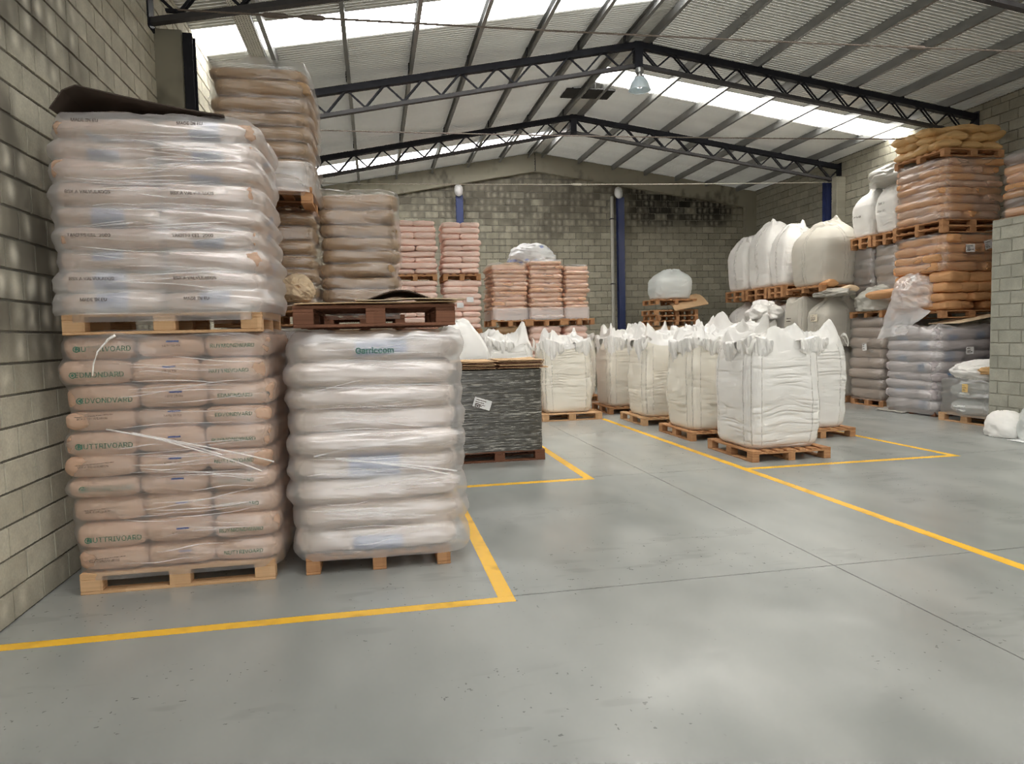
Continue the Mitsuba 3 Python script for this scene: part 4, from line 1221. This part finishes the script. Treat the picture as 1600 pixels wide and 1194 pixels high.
# E, F: pinkish stacks further back
EFG = 'pinkish sacks of the far stacks'
for nm, xa, xb, tiers in (('left pink stack', 0.44, 1.40, ((1.86, 2.93, 8), (3.07, 4.22, 9))), ('right pink stack', 1.53, 2.36, ((1.86, 2.93, 8), (3.07, 4.20, 9)))):
    wrapped_load(xa, xb, 15.5, 16.5, 0.0, 1.70, 9, 'mat_pink', f'wrapped pinkish load on the floor at the bottom of the {nm}', int(xa * 100))
    for ti, (za, zb, n) in enumerate(tiers):
        pallet(xa, xb, 15.5, 16.5, za - 0.146, 'y', f"wooden pallet under the {('middle', 'top')[ti]} tier of the {nm}", 'mat_wood')
        res_ = load(xa, xb, 15.5, 16.5, za, zb, n, ['mat_pink'], f"{('middle', 'top')[ti]} tier, {nm}", 'fl' if xa > 1 else 'f', EFG, 'pinkish', along='alt', cell=(0.42, 0.8), jitter=0.02)
        if xa > 1 and ti == 0:
            for q, (xx, zz) in enumerate(((1.88, 2.38), (2.10, 2.50))):
                o_ = min(res_, key=lambda r: abs(r[4] + 0.07 - zz) + (0 if r[3] < 15.9 else 9))[0]
                sticker(o_, (xx, 15.455, zz), 0.15, 0.11, 'f', q, lines=False)

# G: three brown stacks beside them
wrapped_load(3.15, 4.35, 17.3, 18.3, 0.0, 3.50, 18, 'mat_brown', 'dark stack glimpsed between the orange sack stacks', 133)
bundle('plastic_bundle', 'white plastic wrapped bundle on top behind the orange sack stacks', 'bundle', (4.02, 17.7, 3.42), (0.60, 0.50, 0.42), 5, 'mat_tarp_blue', 0.16)
for i, (nm, xa, xb, zt, n) in enumerate((('left orange stack', 2.60, 3.41, 3.26, 12), ('middle orange stack', 3.45, 4.22, 3.34, 13), ('right orange stack', 4.265, 4.83, 3.22, 12))):
    wrapped_load(xa - 0.02, xb, 15.5, 16.6, 0.0, 1.88, 12, 'mat_pink' if i else 'mat_brown', f'wrapped load on the floor at the bottom of the {nm}', 140 + i)
    pallet(xa - 0.03, xb + 0.02 if i < 2 else xb + 0.12, 15.46, 16.6, 1.90, 'y', f'wooden pallet under the {nm}', 'mat_wood')
    load(xa, xb, 15.5, 16.6, 2.046, zt, n, ['mat_orange'], nm, 'fl' if i == 0 else 'fr' if i == 2 else 'f', 'orange brown sacks of the three stacks', 'orange brown', along='alt', cell=(0.40, 0.62), jitter=0.012)
    f = wrap(xa - 0.005, xb + 0.005, 15.49, 16.61, 2.02, zt + 0.02, n, 'mat_film_light', f'crinkled film round the {nm}', 150 + i, bulge=0.02, out=0.012, fold=0.012, expo=10)
    band(f, xa - 0.03, xb + 0.03, 15.46, 16.64, 2.03, 2.30, 8 + i, 'mat_film_white')

# black wrapped load with cardboard on top
pallet(0.98, 2.23, 9.26, 10.30, 0.0, 'x', 'wooden pallet under the black wrapped load', 'mat_wood_dark')
k = thing('wrapped_crate', 'square load wrapped in black film with white streaks', 'wrapped load')
P_ = []
a_ = np.linspace(0, 2 * np.pi, 120, endpoint=False)
sg_ = lambda x: np.sign(x) * np.abs(x) ** (2 / 14)
for z_ in np.linspace(0.135, 1.24, 40):
    P_.append(np.stack([1.60 + 0.615 * sg_(np.cos(a_)), 9.78 + 0.52 * sg_(np.sin(a_)), 0 * a_ + z_], -1))
P_ = np.array(P_)
d_ = 0.009 * nfbm(P_ * np.array([2.5, 2.5, 26]), 1.0, 7)
P_[..., 0] += d_ * np.cos(a_)
P_[..., 1] += d_ * np.sin(a_)
top_ = P_[-1].copy()
P_ = np.concatenate([P_, (np.array([1.60, 9.78, 0]) + (top_ - np.array([1.60, 9.78, 0])) * np.array([0.97, 0.97, 1]) + np.array([0, 0, 0.008]))[None], (np.array([1.60, 9.78, 1.25]) + (top_ - np.array([1.60, 9.78, 1.25])) * np.array([0.001, 0.001, 0.0]))[None]])
put(k + '__film_cover', ply(grid(P_, wrap_v=True, flip=True), 40), 'mat_blackfilm')
sticker(k, (1.38, 9.245, 0.80), 0.24, 0.13, 'f', 3, rot=18)
ring_print(k, (1.315, 9.24, 0.775), 0.035, 'f', 'mat_print_dark')
R_ = random.Random(5)
for side, (xa, xb) in enumerate(((1.0, 1.58), (1.62, 2.24))):
    z_ = 1.252
    for j in range(7):
        ex = 0.0 if j else (0.05 if side else 0)
        card(f"{('lowest', 'second', 'third', 'fourth', 'fifth', 'sixth', 'top')[j]} brown cardboard sheet of the {('left', 'right')[side]} pile on the black load", xa + R_.uniform(-0.02, 0.01), xb + R_.uniform(-0.03, 0.01) + ex, 9.24 + R_.uniform(-0.01, 0.03), 10.2, z_, ('mat_card', 'mat_wood_dark', 'mat_card')[j % 3], 0.009, wav=0.012, seed=side * 20 + j, group='cardboard piled on the black load', n=9)
        z_ += 0.0165 if side else 0.0155

# ------------------------------------------------------------------ bulk bags on the floor
BB = 'white bulk bags standing on pallets in the middle'
pallet(4.69, 5.81, 8.17, 9.41, 0.0, 'y', 'wooden pallet under the nearest bulk bag, at the yellow line')
bulk_bag(4.72, 5.74, 8.27, 9.27, 0.144, 1.36, 'nearest white bulk bag, on the front pallet, open top slumping left', 3, 'mat_fibc_white', group=BB, skirt_h=0.30)
pallet(4.73, 5.85, 10.05, 11.29, 0.0, 'y', 'wooden pallet under the second bulk bag along the long yellow line')
bulk_bag(4.78, 5.76, 10.12, 11.10, 0.144, 1.36, 'cream bulk bag second from the front along the long yellow line', 8, group=BB, skirt_h=0.36)
pallet(4.72, 5.84, 11.98, 13.2, 0.0, 'y', 'wooden pallet under the third bulk bag along the long yellow line', 'mat_wood_pale')
bulk_bag(4.80, 5.76, 12.05, 13.0, 0.144, 1.38, 'cream bulk bag third from the front along the long yellow line', 12, group=BB, skirt_h=0.40)
pallet(4.75, 5.87, 13.95, 15.15, 0.0, 'y', 'wooden pallet under the fourth bulk bag along the long yellow line')
bulk_bag(4.80, 5.74, 14.05, 15.0, 0.144, 1.40, 'cream bulk bag farthest back along the long yellow line', 19, group=BB, skirt_h=0.45)
pallet(6.18, 7.30, 9.66, 10.86, 0.0, 'y', 'wooden pallet under the bulk bag right behind the nearest one')
bulk_bag(6.25, 7.23, 9.76, 10.74, 0.144, 1.34, 'white bulk bag with tied top just right of the nearest one', 23, 'mat_fibc_white', group=BB, skirt_h=0.30)
pallet(6.18, 7.30, 11.6, 12.8, 0.0, 'y', 'wooden pallet under the white bag in the second row, second back')
bulk_bag(6.22, 7.20, 11.7, 12.68, 0.144, 1.42, 'white bulk bag in the second row peeking over the cream ones', 31, 'mat_fibc_white', group=BB, skirt_h=0.55)
pallet(6.18, 7.30, 13.5, 14.7, 0.0, 'y', 'wooden pallet under the white bag in the second row, third back')
bulk_bag(6.22, 7.20, 13.6, 14.58, 0.144, 1.40, 'white bulk bag deepest in the second row', 37, 'mat_fibc_white', group=BB, skirt_h=0.5)
pallet(3.15, 4.37, 13.25, 14.4, 0.0, 'x', 'wooden pallet under the bulk bag at the far end of the aisle', 'mat_wood_pale')
bulk_bag(3.24, 4.22, 13.36, 14.3, 0.144, 1.36, 'cream bulk bag facing the aisle behind the black wrapped load', 43, group=BB, skirt_h=0.36)
pallet(4.42, 5.52, 16.75, 17.85, 0.0, 'x', 'wooden pallet far back between the aisle bag and the yellow line')
bulk_bag(4.50, 5.42, 16.85, 17.75, 0.144, 1.42, 'cream bulk bag glimpsed far back between two others', 47, group=BB, skirt_h=0.38)
for i, (xa, ya, lb) in enumerate(((2.06, 13.3, 'white bulk bag left of the aisle bag behind the cardboard piles'), (1.75, 14.36, 'white bulk bag farther back at the foot of the orange stacks'))):
    pallet(xa - 0.05, xa + 1.07, ya, ya + 1.2, 0.0, 'y', f"wooden pallet under the {('nearer', 'farther')[i]} bag behind the black load")
    bulk_bag(xa, xa + 0.98, ya + 0.08, ya + 1.06, 0.144, 1.42, lb, 52 + i, 'mat_fibc_white', group=BB, skirt_h=0.36)
pallet(0.85, 1.95, 11.25, 12.35, 0.0, 'y', 'wooden pallet under the rounded bag behind the black load')
t = bulk_bag(0.86, 1.86, 11.28, 12.25, 0.144, 1.70, 'rounded white bag with blue print behind the black wrapped load', 61, 'mat_fibc_white', top='round', group=BB, loops=False, seams=False)

# small heap against the far wall
wrapped_load(7.75, 8.95, 18.7, 19.8, 0.0, 1.86, 11, 'mat_brown', 'brown load under the pallets of the far heap', 171)
for j in range(3):
    pallet(7.74 + 0.05 * (j % 2), 9.02, 18.62, 19.7, 1.87 + 0.147 * j, 'y', f"{('lowest', 'middle', 'upper')[j]} wooden pallet of the far heap under the white bag")
card('bent brown cardboard hanging over the pallets of the far heap', 8.25, 9.25, 18.45, 19.3, 2.25, 'mat_card', 0.02, curl=lambda u, v: -0.32 * (1 - v) ** 2 + 0.18 * u, seed=15)
pallet(7.78, 9.0, 18.66, 19.7, 2.46, 'y', 'top wooden pallet directly under the far white bag')
bulk_bag(7.86, 8.92, 18.72, 19.6, 2.605, 0.80, 'slumped white bulk bag with folded top on the far heap', 14, 'mat_tarp', top='round', loops=False, seams=False, bulge=0.08, lean=(0.06, 0), expo=4.0, shrink=0.45)

# ------------------------------------------------------------------ right side
RG = 'full bulk bags along the right wall'
for i, (ya, yb, h3, lb) in enumerate(((17.75, 18.75, 1.42, 'white bulk bag on the raised pallets, farthest left of the right-hand row'), (16.62, 17.62, 1.62, 'tallest white bulk bag on the raised pallets, second of the row'), (15.86, 16.52, 1.45, 'narrow white bulk bag on the raised pallets, third of the row'))):
    yy = ya
    pallet(9.95, 11.1, ya, yb, 0.0, 'x', f'pallet on the floor at the foot of {("far", "second", "third")[i]} bulk bag column')
    bulk_bag(9.98, 11.0, ya + 0.02, yb - 0.02, 0.144, 1.06, f'bulk bag at floor level in the {("far", "second", "third")[i]} column of the right row', 201 + i, 'mat_fibc_grey', top='round', group=RG, loops=False, seams=False)
    pallet(9.95, 11.1, ya, yb, 1.31, 'x', f'pallet between floor and middle bags, {("far", "second", "third")[i]} column')
    bulk_bag(9.98, 11.0, ya, yb, 1.454, 0.90, f'white bulk bag below the raised pallets, {("far", "second", "third")[i]} column', 210 + i, 'mat_fibc_white', top='round', group=RG, loops=False, lean=(0.03, 0))
    pallet(9.92, 11.1, ya, yb, 2.48, 'x', f'lower raised pallet under the top bag, {("far", "second", "third")[i]} column')
    pallet(9.92, 11.1, ya, yb, 2.626, 'x', f'upper raised pallet under the top bag, {("far", "second", "third")[i]} column')
    bulk_bag(9.98, 11.0, ya, yb, 2.77, h3, lb, 220 + i, 'mat_fibc_white', top='round', group=RG, loops=False, bulge=0.06)
# big grey bag and the two below it
for i, (ya, yb, xa, lb) in enumerate(((15.0, 15.7, 9.85, 'grey bulk bag with printed marks under the big grey bag, left one'), (14.15, 14.95, 9.95, 'rounded pale grey bulk bag with a label, right one under the big bag'))):
    pallet(xa, xa + 1.1, ya, yb, 0.0, 'x', f'pallet on the floor below the {("left", "right")[i]} grey bulk bag')
    bulk_bag(xa, xa + 1.05, ya, yb, 0.144, 1.04, f'floor level bulk bag below the {("left", "right")[i]} grey one', 231 + i, 'mat_fibc_grey', top='round', group=RG, loops=False, seams=False)
    t = bulk_bag(xa, xa + 1.05, ya, yb, 1.27, 1.16 if i == 0 else 1.06, lb, 236 + i, 'mat_fibc_grey', top='flat' if i == 0 else 'round', group=RG, loops=False)
    if i == 0:
        for dz in (0.0, 0.07):
            put(t + '__printed_mark', ply(boxmesh(-0.003, 0, -0.09, 0.09, 0, 0.018)), 'mat_print_dark', mat4((xa - 0.075, 15.38, 1.86 + dz)))
    else:
        sticker(t, (xa - 0.065, 14.55, 1.93), 0.26, 0.16, 'l', 12, 'mat_paper')
pallet(9.9, 11.1, 14.3, 15.7, 2.52, 'x', 'pallet under the big grey bulk bag')
t = bulk_bag(9.95, 11.05, 14.30, 15.66, 2.665, 1.42, 'big grey bulk bag with a centre seam, highest of the bulk bags', 246, 'mat_fibc_grey', top='round', group=RG, loops=False, bulge=0.08, expo=4.5)
bundle('plastic_bundle', 'crumpled white bag with folded flaps left of the grey bulk bags', 'bulk bag', (9.58, 16.2, 1.95), (0.36, 0.42, 0.34), 23, 'mat_fibc_top', 0.62)
pallet(9.25, 9.86, 15.9, 16.5, 0.0, 'x', 'pallet under the white bag with flaps')
bulk_bag(9.28, 9.84, 15.9, 16.5, 0.144, 1.80, 'narrow white bulk bag in front of the right row, folded flaps on it', 249, 'mat_fibc_white', top='flat', group=RG, loops=False, seams=False)
# J
pallet(10.42, 11.55, 12.94, 13.98, 0.0, 'y', 'pallet on the floor under the taupe wrapped sacks')
load(10.40, 11.5, 12.92, 13.98, 0.146, 1.86, 8, ['mat_taupe'], 'taupe floor load', 'fl', 'taupe sacks of the floor load', 'taupe', along='alt', cell=(0.5, 1.05), jitter=0.025)
f = wrap(10.38, 11.52, 12.90, 14.0, 0.12, 1.88, 8, 'mat_film_thin', 'film round the taupe floor load by the right wall', 301, bulge=0.06, out=0.02)
sticker(f, (10.335, 13.42, 1.27), 0.13, 0.16, 'l', 4, rot=-6)
sticker(f, (10.335, 13.22, 1.18), 0.16, 0.06, 'l', 5, 'mat_film_grey', lines=False)
pallet(10.38, 11.5, 12.95, 13.98, 1.89, 'x', 'pallet lying on the taupe floor load')
bundle('film_heap', 'heap of crumpled clear film and sacks on top of the taupe load', 'plastic film', (10.85, 13.42, 2.03), (0.62, 0.55, 0.42), 31, 'mat_greysheet', 0.22)
for i, (x, y, z, rz, L, m, lb) in enumerate(((10.28, 12.80, 2.28, 100, 0.72, 'mat_tan', 'loose tan paper sack lying on the torn film heap'), (10.55, 12.55, 2.46, 60, 0.62, 'mat_tan', 'empty folded tan paper sack behind the loose one on the heap'), (10.30, 13.9, 2.45, 80, 0.42, 'mat_card_pale', 'small pale rolled bag on the grey bulk bags'), (10.15, 14.4, 2.62, 95, 0.34, 'mat_tan', 'small brown crumpled bag at the foot of the big grey bag'))):
    sack(x, y, z, L, 0.30, 0.17, rz, m, lb, None, loose=True, tilt=(4, 6))
bundle('film_heap', 'torn clear film bulging over the tan sack heap', 'plastic film', (10.50, 12.18, 2.05), (0.42, 0.42, 0.48), 37, 'mat_film_white', 0.30)
bundle('film_heap', 'grey film scraps lying over the pale rounded bag', 'plastic film', (10.2, 14.25, 2.40), (0.30, 0.55, 0.13), 41, 'mat_greysheet', 0.6)
# K
load(10.12, 11.45, 11.22, 12.50, 0.10, 1.62, 8, ['mat_bluegrey'], 'bluish floor load', 'fl', 'bluish sacks of the floor load', 'bluish grey', along='alt', cell=(0.45, 0.65), jitter=0.03, over=0.03)
f = wrap(10.10, 11.47, 11.20, 12.52, 0.03, 1.66, 8, 'mat_film_haze', 'loose film round the bluish floor load by the partition', 311, bulge=0.08, out=0.02, rag=0.12, fold=0.02)
sticker(f, (10.75, 11.115, 1.22), 0.16, 0.13, 'f', 6)
pallet(10.15, 11.4, 11.25, 12.45, 0.0, 'x', 'low dark pallet under the bluish floor load', 'mat_wood_dark', h=0.09)
k = thing('film_sheet', 'torn film sheet hanging over the left corner of the bluish load', 'plastic film')
n_ = 26
U_, V_ = np.meshgrid(np.linspace(0, 1, n_), np.linspace(0, 1, n_), indexing='ij')
S_ = np.stack([10.02 + 0.32 * U_ + 0 * V_, 12.62 - 0.75 * V_ - 0.25 * U_ * V_, 1.45 + 0.85 * U_ * (1 - 0.5 * V_) + 0.1 * V_], -1)
S_ += 0.05 * np.stack([nfbm(S_ * 4, 1.0, 91), nfbm(S_ * 4, 1.0, 92), nfbm(S_ * 3, 1.0, 93)], -1)
put(k + '__sheet', ply(grid(S_), True), 'mat_film_white')
k = thing('film_sheet', 'tail of torn film trailing on the floor at the bluish load', 'plastic film')
S_ = np.stack([10.0 + 0.5 * U_, 12.65 - 0.75 * V_ + 0.1 * U_, 0.012 + 0.10 * U_ ** 2 + 0.03 * np.abs(nfbm(np.stack([U_ * 4, V_ * 5, 0 * U_], -1), 1.0, 95))], -1)
put(k + '__sheet', ply(grid(S_), True), 'mat_greysheet')
card('pale cardboard sheet slanting on top of the bluish load', 10.55, 11.6, 11.15, 11.9, 1.72, 'mat_card_pale', 0.012, curl=lambda u, v: 0.16 * u, seed=21)
# L
pallet(9.92, 11.0, 9.80, 10.92, 0.0, 'y', 'small pallet at the partition end under grey wrapped bags', 'mat_wood_pale')
for i, (z, lb) in enumerate(((0.146, 'lower grey plastic bag of the small pallet at the partition'), (0.44, 'upper grey plastic bag of the small pallet at the partition'))):
    bundle('plastic_sack', lb, 'sack', (10.46, 10.36, z), (0.58, 0.58, 0.175), 51 + i, 'mat_tarp', 0.10, flat=0.6, group='grey bags on the small pallet')
k = bundle('plastic_sack', 'open white bag with yellow contents on top of the small pallet', 'sack', (10.46, 10.36, 0.74), (0.55, 0.58, 0.22), 57, 'mat_fibc_white', 0.16, flat=0.6)
put(k + '__contents', ply(bundle_mesh(0.20, 0.26, 0.10, 59, 0.3, flat=0.3), True), 'mat_ochre', mat4((10.12, 9.98, 0.86)))
f = wrap(9.93, 11.0, 9.82, 10.90, 0.12, 0.74, 3, 'mat_film_grey', 'film round the small pallet of grey bags', 321, bulge=0.05, out=0.05, fold=0.03)
sticker(f, (9.83, 10.25, 0.62), 0.12, 0.14, 'l', 7, 'mat_label_yellow')
# M
pallet(10.48, 11.85, 11.50, 12.82, 1.83, 'x', 'pallet on the bluish load under the big tan sack load')
load(10.50, 11.80, 11.54, 12.80, 1.976, 3.40, 8, ['mat_tan'], 'middle tan load', 'fl', 'tan sacks of the middle load on the right', 'tan paper', along='alt', cell=(0.42, 0.66), jitter=0.05, rot=7, over=0.05)
f = wrap(10.48, 11.82, 11.52, 12.82, 2.72, 3.42, 4, 'mat_film_light', 'film round the upper part of the middle tan load', 331, bulge=0.05, out=0.025)
sticker(f, (11.05, 11.46, 3.13), 0.20, 0.15, 'f', 8)
sticker(f, (11.45, 11.46, 3.20), 0.17, 0.17, 'f', 9, rot=-15)
sticker(f, (10.42, 12.15, 2.62), 0.14, 0.11, 'l', 10)
for j in range(2):
    pallet(10.48, 11.82, 11.50, 12.80, 3.43 + 0.124 * j, 'x', f"{('lower', 'upper')[j]} of the two pallets between the tan loads", h=0.124)
load(10.52, 11.80, 11.54, 12.78, 3.68, 4.80, 8, ['mat_tan', 'mat_kraft'], 'upper tan load', 'fl', 'tan sacks of the upper load on the right', 'tan paper', along='alt', cell=(0.42, 0.66), jitter=0.045, rot=7, over=0.04)
wrap(10.50, 11.82, 11.52, 12.80, 3.66, 4.83, 8, 'mat_film_light', 'shiny film round the upper tan load', 341, bulge=0.045, out=0.02, fold=0.02)
pallet(10.50, 11.82, 11.52, 12.80, 4.84, 'x', 'topmost pallet near the roof under loose ochre sacks')
k = 0
POSW = ('left', 'middle', 'right')
for lay in range(3):
    nn = 3 if lay < 2 else 2
    for j in range(3):
        if j < nn:
            x, y, rz = 10.74 + 0.43 * j + (0.12 if lay % 2 else 0) + (0.38 if lay == 2 else 0), 11.84, 90 + rng.normal(0, 9)
            sack(x, y, 4.985 + 0.155 * lay, 0.64, 0.46, 0.20, rz, 'mat_ochre', f"loose ochre sack, {ORD[lay]} layer up, {POSW[j]} front, topmost pallet", 'loose ochre sacks near the roof', loose=True, tilt=(rng.normal(0, 5), rng.normal(0, 5)))
        x, y, rz = 10.80 + rng.normal(0, 0.03), 12.10 + 0.30 * j, rng.normal(0, 9)
        sack(x, y, 4.985 + 0.155 * lay, 0.62, 0.40, 0.20, rz, 'mat_ochre', f"loose ochre sack, {ORD[lay]} layer up, {('near', 'middle', 'rear')[j]} left side, topmost pallet", 'loose ochre sacks near the roof', loose=True, tilt=(rng.normal(0, 5), rng.normal(0, 5)))
# grey and dark loads beyond, with white bags on top
load(10.68, 11.8, 12.86, 13.55, 2.05, 3.36, 7, ['mat_taupe'], 'grey wrapped upper load', 'l', 'grey sacks left of the middle tan load', 'grey', along='alt', cell=(0.4, 0.7), jitter=0.012)
wrap(10.66, 11.82, 12.86, 13.57, 2.02, 3.40, 7, 'mat_film_grey', 'dull grey film round the load left of the middle tan load', 351, bulge=0.03, fold=0.02)
load(10.70, 11.8, 13.62, 14.25, 2.05, 3.36, 7, ['mat_darkbrown'], 'dark load below the white bags', 'l', 'dark sacks below the white bags', 'dark', along='alt', cell=(0.4, 0.65), jitter=0.012)
wrap(10.68, 11.82, 13.62, 14.27, 2.02, 3.40, 7, 'mat_film_grey', 'shiny film round the dark load below the white bags', 361, bulge=0.04, fold=0.02)
for i, (ya, yb) in enumerate(((12.84, 13.55), (13.60, 14.30))):
    for j in range(2):
        pallet(10.60, 11.75, ya, yb, 3.42 + 0.124 * j, 'x', f"{('lower', 'upper')[j]} pallet under the {('right', 'left')[i]} of the two high white bags", h=0.124)
    t = bulk_bag(10.64, 11.6, ya + 0.02, yb - 0.02, 3.67, 1.05 if i == 0 else 0.98, f"{('right', 'left')[i]} of the two white bulk bags high up beside the tan load", 371 + i, 'mat_fibc_white', top='round', group='white bulk bags high up at the right', loops=False, bulge=0.04, seams=False)
    for q in range(2 if i == 0 else 1):
        lettering(t, 'printed_mark', ('1050 KG', 'BIG 2')[q], 0.045, (10.575, ya + 0.42, 4.10 + 0.16 * q), 'l', 'mat_print_dark')
bundle('film_heap', 'crumpled grey plastic cover on top of the two high white bags', 'plastic film', (10.95, 13.25, 4.72), (0.42, 0.72, 0.30), 61, 'mat_greysheet', 0.24)
# edge stack
wrapped_load(11.0, 12.1, 9.7, 10.74, 0.0, 1.8, 10, 'mat_darkbrown', 'dark wrapped load behind the partition wall, lowest', 381)
wrapped_load(11.0, 12.1, 9.7, 10.74, 1.81, 3.4, 9, 'mat_darkbrown', 'dark wrapped load behind the partition wall, middle', 383)
pallet(10.98, 12.1, 9.68, 10.76, 3.41, 'y', 'reddish pallet at the right picture edge under brown sacks')
load(11.0, 12.08, 9.7, 10.74, 3.56, 4.62, 7, ['mat_darkbrown', 'mat_tan'], 'dark load at right edge', 'fl', 'brown sacks at the right picture edge', 'brown', along='alt', cell=(0.42, 0.64), jitter=0.02)
wrap(10.98, 12.1, 9.68, 10.76, 3.55, 4.65, 7, 'mat_film_light', 'shiny film round the dark sacks at the right picture edge', 391, bulge=0.05, fold=0.02)
# white plastic at the right edge of the floor
bundle('plastic_bundle', 'white plastic sack lying on the floor against the partition wall', 'bag', (9.32, 8.95, 0.0), (0.24, 0.30, 0.28), 71, 'mat_fibc_top', 0.2)
bundle('plastic_bundle', 'clear wrapped bundle beside the white plastic sack at the right edge', 'bag', (9.36, 8.42, 0.0), (0.22, 0.28, 0.42), 77, 'mat_tarp', 0.25)
card('crumpled white paper lying on the floor at the right edge', 9.0, 9.35, 8.3, 8.62, 0.0, 'mat_label', 0.003, seed=31, wav=0.02, name='paper_sheet', cat_='paper')
